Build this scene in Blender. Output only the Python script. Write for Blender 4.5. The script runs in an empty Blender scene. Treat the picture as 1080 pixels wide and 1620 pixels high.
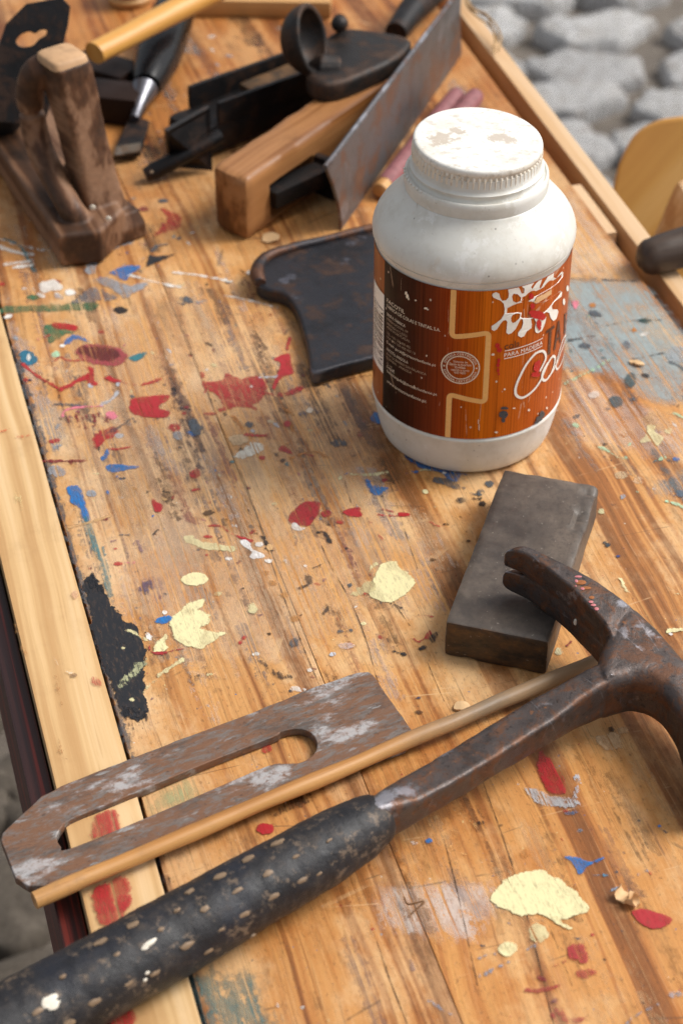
import bpy, bmesh, math, random
import numpy as np
from mathutils import Vector, Matrix, noise as mn
random.seed(7)
rad = math.radians
S = bpy.context.scene
C = S.collection

# ------------------------------------------------------------------ camera, light, exposure
CAM_H, PITCH, FPX = 0.72, rad(39), 3187.0
cd = bpy.data.cameras.new('camera'); cam = bpy.data.objects.new('camera', cd); C.objects.link(cam)
cam.location = (0, 0, CAM_H); cam.rotation_euler = (math.pi/2 - PITCH, 0, 0)
cd.sensor_fit = 'VERTICAL'; cd.sensor_width = 24; cd.sensor_height = 36
cd.lens = FPX/1620*36; cd.clip_start = .01; cd.clip_end = 200
cd.dof.use_dof = True; cd.dof.focus_distance = 1.04; cd.dof.aperture_fstop = 9.5
S.camera = cam

SUN_DIR = Vector((.66, .14, .78)).normalized()
w = bpy.data.worlds.new('World'); S.world = w; w.use_nodes = True
wn, wl = w.node_tree.nodes, w.node_tree.links
bg = wn['Background']
sky = wn.new('ShaderNodeTexSky'); sky.sky_type = 'NISHITA'; sky.sun_disc = False
sky.sun_elevation = math.asin(SUN_DIR.z); sky.sun_rotation = math.atan2(SUN_DIR.x, SUN_DIR.y)
sky.air_density = 1.0; sky.dust_density = 4.0; sky.ozone_density = 1.0
hs = wn.new('ShaderNodeHueSaturation'); hs.inputs['Saturation'].default_value = .25
wl.new(sky.outputs[0], hs.inputs['Color']); wl.new(hs.outputs[0], bg.inputs['Color'])
bg.inputs['Strength'].default_value = .085
sl = bpy.data.lights.new('sun', 'SUN'); sl.energy = 1.5; sl.angle = rad(24); sl.color = (1, .965, .91)
so = bpy.data.objects.new('sun', sl); C.objects.link(so)
so.rotation_euler = SUN_DIR.to_track_quat('Z', 'Y').to_euler()
S.view_settings.view_transform = 'Standard'; S.view_settings.look = 'None'
S.view_settings.exposure = 0.93; S.view_settings.gamma = 1; S.view_settings.use_curve_mapping = False
S.cycles.max_bounces = 8; S.cycles.transparent_max_bounces = 24; S.cycles.use_denoising = True; S.cycles.denoising_prefilter = 'NONE'; S.cycles.sample_clamp_indirect = 4

# ------------------------------------------------------------------ measuring helpers
CP, SP = math.cos(PITCH), math.sin(PITCH)
def ray(px, py):
    x = (px-540)/FPX; y = -(py-810)/FPX
    return Vector((x, CP+y*SP, -SP+y*CP))
CAMP = Vector((0, 0, CAM_H))
def P(px, py, z=0.0):                       # the point at height z seen at a photograph position
    d = ray(px, py); return CAMP + d*((z-CAM_H)/d.z)
def PP(px, py, o, n):                       # the point on a plane
    d = ray(px, py); o = Vector(o); n = Vector(n); return CAMP + d*((o-CAMP).dot(n)/d.dot(n))
def P2(px, py, z=0.0):
    q = P(px, py, z); return (q.x, q.y)

# ------------------------------------------------------------------ objects
ROOT = {}
def tag(o, label=None, cat=None, group=None, kind=None):
    if label: o['label'] = label
    if cat: o['category'] = cat
    if group: o['group'] = group
    if kind: o['kind'] = kind
    return o
def thing(name, label, cat, loc=(0,0,0), rotz=0, group=None, M=None):
    o = bpy.data.objects.new(name, None); C.objects.link(o)
    if M is None: M = Matrix.Translation(Vector(loc)) @ Matrix.Rotation(rotz, 4, 'Z')
    o.matrix_world = M; o.empty_display_size = .02
    ROOT[o.name] = M.copy(); return tag(o, label, cat, group)
class G:
    def __init__(s): s.v = []; s.f = []; s.attr = {}
    def add(s, v, f):
        b = len(s.v); s.v += [Vector(q) for q in v]; s.f += [[i+b for i in q] for q in f]; return s
    def loft(s, rings, cap=True, closed=True):
        n = len(rings[0]); v = [q for r in rings for q in r]; f = []
        for i in range(len(rings)-1):
            for j in range(n if closed else n-1):
                k = (j+1) % n
                f.append([i*n+j, i*n+k, (i+1)*n+k, (i+1)*n+j])
        if cap: f += [list(range(n))[::-1], [(len(rings)-1)*n+j for j in range(n)]]
        return s.add(v, f)
    def tube(s, path, radii, n=14, flat=1.0, up=(0,0,1)):
        path = [Vector(p) for p in path]; rings = []; u0 = Vector(up)
        for i, p in enumerate(path):
            d = (path[min(i+1, len(path)-1)] - path[max(i-1, 0)]).normalized()
            x = d.cross(u0)
            if x.length < 1e-4: x = d.cross(Vector((1,0,0)))
            x.normalize(); y = x.cross(d)
            r = radii[i] if hasattr(radii, '__len__') else radii
            rings.append([p + x*r*math.cos(a) + y*r*flat*math.sin(a) for a in [2*math.pi*k/n for k in range(n)]])
        return s.loft(rings)
    def lathe(s, prof, n=64, M=None, mod=None):
        rings = []
        for (r, z) in prof:
            ring = []
            for k in range(n):
                a = 2*math.pi*k/n; rr = r if mod is None else mod(r, z, a)
                q = Vector((rr*math.cos(a), rr*math.sin(a), z)); ring.append(M @ q if M else q)
            rings.append(ring)
        return s.loft(rings)
    def rbox(s, dims, n, r, M=None, amp=0, sc=30, seed=0, chip=0):   # dense rounded box, worn by noise; origin at its centre
        h = [d/2 for d in dims]; idx = {}; v = []; f = []
        def vid(i, j, k):
            key = (i, j, k)
            if key not in idx:
                q = Vector([-h[a] + 2*h[a]*key[a]/n[a] for a in range(3)])
                rr = r
                if chip:
                    rr = r*(1 + chip*max(0, mn.noise(q*sc*1.7 + Vector((seed, 3, 1)))))
                rr = min(rr, min(h)*.98)
                c = Vector([max(-h[a]+rr, min(h[a]-rr, q[a])) for a in range(3)]); d = q - c
                if d.length > 1e-9: nn = d.normalized(); q = c + nn*rr
                else: nn = Vector([0, 0, 0]); b = max(range(3), key=lambda a: abs(q[a])/h[a]); nn[b] = 1 if q[b] > 0 else -1
                if amp: q = q + nn*amp*(mn.noise(q*sc + Vector((seed,0,0))) + .5*mn.noise(q*sc*3.1))
                idx[key] = len(v); v.append(M @ q if M else q)
            return idx[key]
        for ax in range(3):
            a, b = (ax+1) % 3, (ax+2) % 3
            for side in (0, n[ax]):
                for i in range(n[a]):
                    for j in range(n[b]):
                        quad = []
                        for (di, dj) in ((0,0),(1,0),(1,1),(0,1)):
                            k = [0,0,0]; k[ax] = side; k[a] = i+di; k[b] = j+dj; quad.append(vid(*k))
                        f.append(quad if side else quad[::-1])
        return s.add(v, f)
    def ball(s, c, r, n=10, m=6, sq=(1,1,1), M=None):
        v = []; f = []; c = Vector(c)
        for i in range(m+1):
            t = math.pi*i/m
            for k in range(n):
                a = 2*math.pi*k/n
                q = Vector((r*sq[0]*math.sin(t)*math.cos(a), r*sq[1]*math.sin(t)*math.sin(a), r*sq[2]*math.cos(t)))
                v.append(c + (M @ q if M else q))
        for i in range(m):
            for k in range(n):
                k2 = (k+1) % n; f.append([i*n+k, (i+1)*n+k, (i+1)*n+k2, i*n+k2])
        return s.add(v, f)
    def wear(s, amp, sc, seed=0):
        for q in s.v:
            o = Vector((seed, 0, 0)); q += Vector((mn.noise(q*sc+o), mn.noise(q*sc+o+Vector((9,0,0))), mn.noise(q*sc+o+Vector((0,9,0)))))*amp
        return s
def part(name, g, mat, parent=None, label=None, world=True, sharp=38, root=None, smooth=True):
    """One mesh object; vertices come in world coordinates (world=True) or in the thing's own frame."""
    r = root or parent
    while r is not None and r.parent is not None: r = r.parent
    v = g.v
    if world and r is not None:
        Mi = ROOT[r.name].inverted(); v = [Mi @ q for q in v]
    me = bpy.data.meshes.new(name); me.from_pydata([tuple(q) for q in v], [], g.f)
    bm = bmesh.new(); bm.from_mesh(me); bmesh.ops.recalc_face_normals(bm, faces=bm.faces); bm.to_mesh(me); bm.free()
    for k, arr in g.attr.items():
        at = me.attributes.new(k, 'FLOAT', 'POINT'); at.data.foreach_set('value', np.asarray(arr, dtype=np.float32))
    if smooth:
        me.shade_smooth(); me.set_sharp_from_angle(angle=rad(sharp))
    if mat: me.materials.append(mat)
    o = bpy.data.objects.new(name, me); C.objects.link(o)
    if parent is not None: o.parent = parent
    if label: o['label'] = label
    return o
def solo(name, g, mat, label, cat, loc, rotz=0, group=None, M=None, **k):   # a thing that is one mesh
    if M is None: M = Matrix.Translation(Vector(loc)) @ Matrix.Rotation(rotz, 4, 'Z')
    Mi = M.inverted(); g.v = [Mi @ q for q in g.v]
    o = part(name, g, mat, None, **k); o.matrix_world = M
    return tag(o, label, cat, group)
def crom(pts, n=6, closed=True):            # smooth curve through points
    out = []; N = len(pts); pts = [Vector(p) for p in pts]
    rng = range(N if closed else N-1)
    for i in rng:
        g = lambda k: pts[k % N] if closed else pts[max(0, min(N-1, k))]
        p0, p1, p2, p3 = g(i-1), g(i), g(i+1), g(i+2)
        for j in range(n):
            t = j/n
            out.append(.5*((2*p1) + (p2-p0)*t + (2*p0-5*p1+4*p2-p3)*t*t + (3*p1-p0-3*p2+p3)*t**3))
    if not closed: out.append(pts[-1])
    return out
def eval_curve(cu):
    o = bpy.data.objects.new('tmp', cu); C.objects.link(o)
    dg = bpy.context.evaluated_depsgraph_get(); dg.update()
    me = bpy.data.meshes.new_from_object(o.evaluated_get(dg))
    v = [q.co.copy() for q in me.vertices]; f = [list(p.vertices) for p in me.polygons]
    bpy.data.objects.remove(o); bpy.data.curves.remove(cu); bpy.data.meshes.remove(me)
    return v, f
def shape2d(outer, holes=(), thick=.004, bevel=.0005, res=2):   # filled outline with holes, thickness along z round 0
    cu = bpy.data.curves.new('tmp', 'CURVE'); cu.dimensions = '2D'; cu.fill_mode = 'BOTH' if thick else 'FRONT'
    for lp in [outer] + list(holes):
        sp = cu.splines.new('POLY'); sp.points.add(len(lp)-1); sp.use_cyclic_u = True
        for i, q in enumerate(lp): sp.points[i].co = (q[0], q[1], 0, 1)
    if thick:
        cu.bevel_depth = bevel; cu.bevel_resolution = res; cu.extrude = max(thick/2-bevel, 0); cu.offset = -bevel
    return eval_curve(cu)
def fuse(g, voxel=.0008, smooth=2):         # melt overlapping pieces into one continuous skin
    me = bpy.data.meshes.new('tmp'); me.from_pydata([tuple(q) for q in g.v], [], g.f)
    bm = bmesh.new(); bm.from_mesh(me); bmesh.ops.recalc_face_normals(bm, faces=bm.faces); bm.to_mesh(me); bm.free()
    o = bpy.data.objects.new('tmp', me); C.objects.link(o)
    m = o.modifiers.new('r', 'REMESH'); m.mode = 'VOXEL'; m.voxel_size = voxel
    if smooth: m2 = o.modifiers.new('s', 'SMOOTH'); m2.iterations = smooth; m2.factor = .5
    dg = bpy.context.evaluated_depsgraph_get(); dg.update()
    m3 = bpy.data.meshes.new_from_object(o.evaluated_get(dg))
    r = G(); r.v = [q.co.copy() for q in m3.vertices]; r.f = [list(p.vertices) for p in m3.polygons]
    bpy.data.objects.remove(o); bpy.data.meshes.remove(me); bpy.data.meshes.remove(m3)
    return r
def text2d(s, size=1.0, align='LEFT'):
    cu = bpy.data.curves.new('tmp', 'FONT'); cu.body = s; cu.size = size; cu.align_x = align; cu.resolution_u = 3
    return eval_curve(cu)

# ------------------------------------------------------------------ materials
class NT:
    def __init__(s, name):
        s.m = bpy.data.materials.new(name); s.m.use_nodes = True; s.n = s.m.node_tree.nodes; s.l = s.m.node_tree.links
        s.b = s.n['Principled BSDF']; s.out = s.n['Material Output']
        s.obj = s.n.new('ShaderNodeTexCoord').outputs['Object']
    def set(s, node, key, val):
        i = node.inputs[key]
        if isinstance(val, bpy.types.NodeSocket): s.l.new(val, i)
        elif val is not None:
            if i.type == 'RGBA' and len(val) == 3: val = (*val, 1)
            i.default_value = val
    def vmap(s, scale=(1,1,1), loc=(0,0,0), rot=(0,0,0), src=None):
        n = s.n.new('ShaderNodeMapping'); s.l.new(src or s.obj, n.inputs[0])
        n.inputs['Location'].default_value = loc; n.inputs['Scale'].default_value = scale; n.inputs['Rotation'].default_value = rot
        return n.outputs[0]
    def noise(s, vec=None, scale=10, detail=4, rough=.55, dist=0, col=False):
        n = s.n.new('ShaderNodeTexNoise'); s.l.new(vec or s.obj, n.inputs['Vector'])
        n.inputs['Scale'].default_value = scale; n.inputs['Detail'].default_value = detail
        n.inputs['Roughness'].default_value = rough; n.inputs['Distortion'].default_value = dist
        return n.outputs['Color' if col else 'Fac']
    def voro(s, vec=None, scale=50, rnd=1.0, feat='F1'):
        n = s.n.new('ShaderNodeTexVoronoi'); s.l.new(vec or s.obj, n.inputs['Vector']); n.feature = feat
        n.inputs['Scale'].default_value = scale; n.inputs['Randomness'].default_value = rnd
        return n.outputs['Distance'], n.outputs.get('Color')
    def ramp(s, fac, stops, interp='LINEAR'):
        n = s.n.new('ShaderNodeValToRGB'); s.l.new(fac, n.inputs[0]); e = n.color_ramp.elements; n.color_ramp.interpolation = interp
        while len(e) < len(stops): e.new(.5)
        for i, (p, c) in enumerate(stops):
            if not hasattr(c, '__len__'): c = (c, c, c)
            e[i].position = p; e[i].color = (*c[:3], 1)
        return n.outputs[0]
    def sm(s, x, a, b):
        n = s.n.new('ShaderNodeMapRange'); n.interpolation_type = 'SMOOTHSTEP'; s.set(n, 'Value', x)
        n.inputs['From Min'].default_value = a; n.inputs['From Max'].default_value = b; return n.outputs[0]
    def mix(s, f, a, b, mode='MIX'):
        n = s.n.new('ShaderNodeMix'); n.data_type = 'RGBA'; n.blend_type = mode
        fi = n.inputs[0]
        if isinstance(f, bpy.types.NodeSocket): s.l.new(f, fi)
        else: fi.default_value = f
        for i, val in ((6, a), (7, b)):
            if isinstance(val, bpy.types.NodeSocket): s.l.new(val, n.inputs[i])
            else: n.inputs[i].default_value = (*val[:3], 1)
        return n.outputs[2]
    def math(s, op, a, b=None, c=None):
        n = s.n.new('ShaderNodeMath'); n.operation = op
        for i, val in enumerate((a, b, c)):
            if val is None: continue
            if isinstance(val, bpy.types.NodeSocket): s.l.new(val, n.inputs[i])
            else: n.inputs[i].default_value = val
        return n.outputs[0]
    def sep(s, vec=None):
        n = s.n.new('ShaderNodeSeparateXYZ'); s.l.new(vec or s.obj, n.inputs[0]); return n.outputs
    def attr(s, name, out='Fac'):
        n = s.n.new('ShaderNodeAttribute'); n.attribute_name = name; return n.outputs[out]
    def bump(s, h, strength=.3, dist=.001, prev=None):
        n = s.n.new('ShaderNodeBump'); n.inputs['Strength'].default_value = strength; n.inputs['Distance'].default_value = dist
        s.l.new(h, n.inputs['Height'])
        if prev: s.l.new(prev, n.inputs['Normal'])
        return n.outputs[0]
    def done(s, col=None, rough=.5, metal=0, bump=None, spec=.5, **kw):
        s.set(s.b, 'Base Color', col); s.set(s.b, 'Roughness', rough); s.set(s.b, 'Metallic', metal); s.set(s.b, 'Specular IOR Level', spec)
        if bump: s.l.new(bump, s.b.inputs['Normal'])
        for k, v in kw.items(): s.set(s.b, k.replace('_', ' '), v)
        return s.m

def wood(name, dark, mid, light, across=70, band=16, dirt=.4, dirtcol=(.05,.022,.008), rough=.5, blot=12, wearlight=0, bandw=.6, grey=None):
    t = NT(name)
    wob = t.noise(scale=7, detail=3)
    base = t.vmap((1, 1, 1))
    # warp across the grain so the rings wander
    add = t.n.new('ShaderNodeVectorMath'); add.operation = 'MULTIPLY_ADD'
    nz = t.noise(t.vmap((3, 9, 9)), 1, 3, .5, col=True)
    t.l.new(nz, add.inputs[0]); add.inputs[1].default_value = (.0, .022, .022); t.l.new(base, add.inputs[2])
    vec = add.outputs[0]
    fib = t.noise(t.vmap((across*.05, across*4, across*4), src=vec), 1, 6, .65)
    bnd = t.noise(t.vmap((.9, band*2.2, band*1.2), src=vec), 1, 3, .6)
    b2 = t.sm(bnd, .40, .62)
    x = t.math('MULTIPLY_ADD', b2, bandw, t.math('MULTIPLY', fib, 1-bandw))
    col = t.ramp(x, [(.12, light), (.48, mid), (.85, dark)])
    pores = t.sm(t.noise(t.vmap((18, 700, 700), src=vec), 1, 2, .5), .60, .75)
    col = t.mix(t.math('MULTIPLY', pores, .45), col, dark)
    d1 = t.sm(t.noise(scale=blot, detail=8, rough=.68), .5, .75)
    col = t.mix(t.math('MULTIPLY', d1, dirt), col, dirtcol)
    if grey:
        gx = t.sm(t.math('MULTIPLY_ADD', t.noise(scale=40, detail=5), .05, t.sep()[0]), grey[0], grey[1])
        col = t.mix(t.math('MULTIPLY', gx, .7), col, (.22,.17,.115))
    if wearlight:
        wl_ = t.sm(t.noise(t.vmap((1,1,1), (5,2,1)), blot*1.3, 6, .7), .55, .72)
        col = t.mix(t.math('MULTIPLY', wl_, wearlight), col, light)
    bp = t.bump(fib, .35, .0006); bp = t.bump(t.noise(scale=60, detail=6), .2, .001, bp)
    return t.done(col, t.ramp(fib, [(.3, rough-.1), (.7, rough+.12)]), 0, bp, .4)

def iron(name, base=(.05,.045,.045), rust=(.13,.05,.02), bright=(.3,.29,.3), rustamt=.5, brightamt=.2, rough=.45, sc=60, orange=.25, metal=.55, stretch=(1,1,1), whiteamt=0, edge=0, spots=()):
    t = NT(name)
    v = t.vmap(stretch)
    a = t.noise(v, sc, 10, .74, .4); b = t.noise(t.vmap(stretch, (3,1,7)), sc*2.3, 8, .7); c = t.noise(t.vmap(stretch, (1,8,2)), sc*.6, 6, .6)
    col = t.mix(t.sm(a, .60-rustamt*.30, .66-rustamt*.16), base, rust)
    col = t.mix(t.math('MULTIPLY', t.sm(t.noise(t.vmap(stretch,(6,6,1)), sc*.35, 8, .75), .48, .66), .7), col, tuple(x*.38 for x in base))
    col = t.mix(t.math('MULTIPLY', t.sm(b, .60, .72), orange), col, (.36, .13, .035))
    col = t.mix(t.sm(t.noise(t.vmap((1,1,1),(2,2,2)), 420, 3), .58, .75), col, t.mix(.5, col, (.015,.012,.012)))
    br = t.sm(c, .72-brightamt*.4, .78-brightamt*.32)
    col = t.mix(br, col, bright)
    me = t.math('MULTIPLY_ADD', br, .3, t.math('MULTIPLY_ADD', t.sm(a, .5, .7), -.35, metal))
    if whiteamt:
        g = t.sm(t.noise(t.vmap((.8, 1.7, 1), (7,3,1)), 30, 9, .66), .62-whiteamt*.2, .70-whiteamt*.17)
        g = t.math('MULTIPLY', t.math('MULTIPLY', g, t.sm(t.noise(scale=260, detail=6, rough=.7), .30, .55)), .85)
        col = t.mix(t.math('MULTIPLY', g, .8), col, (.46,.455,.46)); me = t.math('MULTIPLY', me, t.math('SUBTRACT', 1, g))
    if edge:
        pt = t.n.new('ShaderNodeNewGeometry').outputs['Pointiness']
        ew = t.math('MULTIPLY', t.sm(t.math('MULTIPLY_ADD', t.noise(scale=140, detail=6, rough=.7), .05, pt), .555, .60), edge)
        col = t.mix(ew, col, (.46,.44,.47)); me = t.math('MULTIPLY_ADD', ew, .3, me)
        pit = t.math('MULTIPLY', t.sm(t.noise(t.vmap((1,1,1),(1,4,4)), 330, 6, .75), .56, .66), .75)
        col = t.mix(pit, col, (.018,.014,.014))
        sc1, _ = t.voro(t.vmap((70, 9, 30), (2,2,2), (.3,.2,.9)), 1, 1, 'DISTANCE_TO_EDGE')
        col = t.mix(t.math('MULTIPLY', t.math('MULTIPLY', t.math('LESS_THAN', sc1, .012), t.sm(c, .54, .66)), .45*max(0, edge-.3)), col, (.36,.35,.38))
    for (sx_, sy_, sr_) in spots:            # patches rubbed bright
        X_ = t.sep(); dx_ = t.math('MULTIPLY', t.math('ADD', X_[0], -sx_), 1/sr_); dy_ = t.math('MULTIPLY', t.math('ADD', X_[1], -sy_), 1.6/sr_)
        dd_ = t.math('SQRT', t.math('ADD', t.math('MULTIPLY', dx_, dx_), t.math('MULTIPLY', dy_, dy_)))
        ms_ = t.math('MULTIPLY', t.sm(t.math('MULTIPLY_ADD', t.math('SUBTRACT', t.noise(scale=170, detail=8, rough=.75), .5), 3.0, dd_), 1.1, .3), .6)
        col = t.mix(ms_, col, (.36,.36,.40))
    bp = t.bump(a, .45, .0012); bp = t.bump(b, .4, .0005, bp)
    return t.done(col, t.ramp(a, [(.3, rough-.1), (.7, rough+.22)]), me, bp, .5)
def plain(name, col, rough=.5, metal=0, var=.25, sc=60, **k):
    t = NT(name)
    n = t.noise(scale=sc, detail=6, rough=.65)
    c = t.mix(t.math('MULTIPLY', t.sm(n, .4, .75), var), col, tuple(x*.35 for x in col))
    return t.done(c, t.ramp(n, [(.3, rough-.08), (.7, rough+.12)]), metal, t.bump(n, .2, .0006), **k)
# ------------------------------------------------------------------ the workbench
BA = rad(106.052)                                    # direction of the boards
BU = Vector((math.cos(BA), math.sin(BA), 0)); BN = Vector((math.sin(BA), -math.cos(BA), 0))   # along, and across to the right
def bw(u, v, z=0): q = BU*u + BN*v; return Vector((q.x, q.y, z))

def bench_mat(name, dark, mid, light, pale, specks=1.0, dirt=.5, seed=0):
    t = NT(name)
    add = t.n.new('ShaderNodeVectorMath'); add.operation = 'MULTIPLY_ADD'
    nz = t.noise(t.vmap((2.2, 5, 5), (seed,seed,0)), 1, 3, .5, col=True)
    t.l.new(nz, add.inputs[0]); add.inputs[1].default_value = (.0, .05, .02); t.l.new(t.vmap((1,1,1), (0, seed*.37, 0)), add.inputs[2])
    vec = add.outputs[0]
    fib = t.noise(t.vmap((5, 420, 300), src=vec), 1, 8, .74)
    ring = t.noise(t.vmap((.50, 62, 8), src=vec), 1, 3.5, .62)
    r2 = t.sm(ring, .47, .60)
    x = t.math('MULTIPLY_ADD', r2, .50, t.math('MULTIPLY', fib, .50))
    col = t.ramp(x, [(.14, light), (.36, mid), (.60, dark), (.86, tuple(c*.5 for c in dark))])
    # pale worn fibre and yellowed varnish
    wr = t.sm(t.noise(t.vmap((1,1.6,1), (4,seed,1)), 10, 9, .72), .45, .60)
    col = t.mix(t.math('MULTIPLY', wr, t.math('MULTIPLY_ADD', r2, -.40, .72)), col, pale)
    am = t.sm(t.noise(t.vmap((1,1.8,1), (1,seed,6)), 8, 8, .72), .50, .66)
    col = t.mix(t.math('MULTIPLY', am, .60), col, (.42,.145,.020))
    # grime: broad, streaky and fine
    g1 = t.sm(t.noise(t.vmap((1,2.6,1), (8,seed,2)), 15, 10, .80), .51, .68)
    col = t.mix(t.math('MULTIPLY', g1, dirt), col, (.075,.034,.016))
    g2 = t.sm(t.noise(t.vmap((2.6, 130, 50), (2,seed,2), src=vec), 1, 6, .74), .55, .66)
    col = t.mix(t.math('MULTIPLY', g2, .40*dirt+.08), col, (.115,.045,.014))
    g4 = t.sm(t.noise(t.vmap((12, 800, 50), (2,seed,7), src=vec), 1, 4, .7), .56, .68)
    col = t.mix(t.math('MULTIPLY', g4, .40), col, (.10,.040,.012))
    g5 = t.sm(t.noise(t.vmap((10, 700, 50), (9,seed,7), src=vec), 1, 4, .7), .58, .72)
    col = t.mix(t.math('MULTIPLY', g5, .40), col, (.70,.47,.26))
    g3 = t.sm(t.noise(t.vmap((1,1.5,1),(0,seed,0)), 260, 8, .80), .54, .66)
    col = t.mix(t.math('MULTIPLY', g3, .55), col, (.07,.03,.012))
    gs = t.sm(t.noise(t.vmap((1,1,1),(seed,4,0)), 520, 4, .7), .66, .74)
    col = t.mix(t.math('MULTIPLY', gs, .6), col, (.018,.012,.010))
    k1 = t.math('MULTIPLY', t.sm(t.noise(t.vmap((1,2,1),(5,seed,8)), 28, 9, .82), .60, .70), dirt)
    col = t.mix(t.math('MULTIPLY', k1, .9), col, (.045,.040,.042))
    # varnish left on the far end and along the near edge, where nobody works
    xs = t.sep()
    uu = t.math('MULTIPLY_ADD', t.math('SUBTRACT', t.noise(scale=7, detail=6, rough=.7), .5), .5, xs[0])
    far_ = t.sm(uu, 1.06, 1.36)
    col = t.mix(t.math('MULTIPLY', far_, .85), col, t.mix(1, col, (.70,.52,.34), 'MULTIPLY'))
    near_ = t.sm(uu, .80, .62)
    col = t.mix(t.math('MULTIPLY', near_, .6), col, t.mix(1, col, (.88,.72,.50), 'MULTIPLY'))
    pur = t.math('MULTIPLY', t.sm(t.noise(t.vmap((3.5,26,1), (5,seed,4)), 1, 7, .75), .58, .74), .28)
    col = t.mix(pur, col, (.17,.10,.11))
    # scratches: thin pale and dark lines running every way
    for k, (rot, c, sc) in enumerate(((.5, (.62,.40,.20), 16), (-.9, (.06,.03,.015), 20), (1.35, (.58,.36,.18), 13), (.1, (.06,.03,.015), 15))):
        d, _ = t.voro(t.vmap((sc*1.0, sc*.16, 1), (k*3.1, k, 0), (0, 0, rot)), 1, 1, 'DISTANCE_TO_EDGE')
        ln = t.math('LESS_THAN', d, .0035)
        gate = t.sm(t.noise(t.vmap((1,1,1), (k*7.7,k,0)), 26, 3), .56, .64)
        col = t.mix(t.math('MULTIPLY', t.math('MULTIPLY', ln, gate), .55), col, c)
    nic = t.sm(t.noise(t.vmap((20, 240, 40), (7,seed,1)), 1, 5, .8), .62, .70)
    col = t.mix(t.math('MULTIPLY', nic, .6), col, (.03,.016,.008))
    # dried paint specks
    if specks:
        for k, (sc, pr, dens) in enumerate(((85, .70, .56), (190, .62, .50), (420, .55, .47))):
            wv = t.n.new('ShaderNodeVectorMath'); wv.operation = 'MULTIPLY_ADD'
            t.l.new(t.noise(t.vmap((1,1,1),(k,0,k)), sc*2.2, 3, .6, col=True), wv.inputs[0]); wv.inputs[1].default_value = (.7/sc,)*3
            t.l.new(t.vmap((1,1,0)), wv.inputs[2])
            d, c = t.voro(wv.outputs[0], sc)
            sp = t.n.new('ShaderNodeSeparateColor'); t.l.new(c, sp.inputs[0])
            size = t.math('MULTIPLY', sp.outputs[1], .30)
            m = t.math('LESS_THAN', d, size)
            m = t.math('MULTIPLY', m, t.math('GREATER_THAN', sp.outputs[2], pr))
            m = t.math('MULTIPLY', m, t.sm(t.noise(t.vmap((1,1,1), (k*3,2,1)), 10, 4, .6), dens-.06, dens+.06))
            pc = t.ramp(sp.outputs[0], [(0,(.03,.035,.045)), (.30,(.30,.02,.03)), (.44,(.60,.55,.46)), (.58,(.03,.12,.26)), (.70,(.62,.55,.27)), (.80,(.05,.06,.07)), (.90,(.20,.26,.30)), (.95,(.35,.12,.03))], 'CONSTANT')
            col = t.mix(t.math('MULTIPLY', m, .9*specks), col, pc)
    bp = t.bump(fib, .45, .0007); bp = t.bump(t.noise(scale=45, detail=10, rough=.72), .4, .0014, bp)
    return t.done(col, t.math('MULTIPLY_ADD', fib, .3, .40), 0, bp, .4)

M_TOP = bench_mat('worn_bench_wood', (.27,.100,.027), (.455,.205,.062), (.63,.350,.130), (.69,.48,.28), 1.0, .62)
M_TOP2 = bench_mat('worn_bench_wood_right', (.32,.120,.030), (.485,.212,.060), (.64,.350,.122), (.69,.46,.24), .85, .46, 3)
M_STRIP = wood('planed_pine', (.46,.26,.105), (.60,.385,.18), (.70,.49,.27), 60, 30, .28, (.26,.13,.05), .55, 22, .1)
M_RAIL = wood('rail_pine', (.30,.115,.03), (.45,.20,.06), (.58,.33,.14), 60, 22, .25, rough=.5)
M_RAILTOP = wood('rail_top_pine', (.45,.24,.10), (.58,.36,.18), (.66,.46,.28), 60, 22, .15, rough=.5)
M_BAND = None
t = NT('dark_red_paint')
f_ = t.noise(t.vmap((2, 180, 180)), 1, 4, .6)
M_BAND = t.done(t.ramp(f_, [(.30,(.008,.005,.006)), (.48,(.045,.010,.008)), (.55,(.20,.022,.012)), (.60,(.02,.008,.007)), (.72,(.12,.018,.010))]), .5, 0, t.bump(f_, .2, .001))

bench = thing('workbench', 'paint splattered wooden workbench with pale pine strip along its left side', 'workbench', (0,0,0), BA)
U0, U1, TH = .34, 1.80, .042
def plank(name, v0, v1, mat, z1=0.0, z0=-TH, u0=U0, u1=U1, lab=None, n=(60,14,2), r=.0006, amp=.00005, par=None):
    g = G(); M = Matrix.Translation((0,0,0))
    c = bw((u0+u1)/2, (v0+v1)/2, (z0+z1)/2)
    M = Matrix.Translation(c) @ Matrix.Rotation(BA, 4, 'Z')
    g.rbox((u1-u0, v1-v0, z1-z0), n, r, M, amp, 25, v0*100)
    return part(name, g, mat, par or bench, lab)
boards = [plank('board', .0925, .1988, M_TOP), plank('board', .1990, .5045, M_TOP2)]
plank('edge_strip', .0538, .0905, M_STRIP, .0022, lab='pale planed pine strip with a frayed edge', n=(200,8,2), amp=.00016)
plank('side_beam', .0410, .0530, M_BAND, -.010, -.11, lab='dark red painted side beam')
plank('outer_rail', .5185, .5320, M_RAILTOP, -.001, -.06)
plank('slot_bottom', .5047, .5183, M_RAIL, -.040, -.05)
# filler block in the slot
def uv(px, py, z=0): q = P(px, py, z); return q.dot(BU), q.dot(BN)
ua, va = uv(968, 368, -.003); ub, vb = uv(910, 292, -.003)
plank('filler_block', .5052, .5138, M_RAILTOP, -.003, -.038, ua, ub, n=(6,3,3))
for (u, v) in ((.42,.12),(.42,.45),(1.7,.12),(1.7,.45)):
    g = G(); M = Matrix.Translation(bw(u, v, -.396)) @ Matrix.Rotation(BA, 4, 'Z'); g.rbox((.06,.06,.704), (2,2,4), .004, M)
    part('leg', g, M_RAIL, bench)

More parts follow.
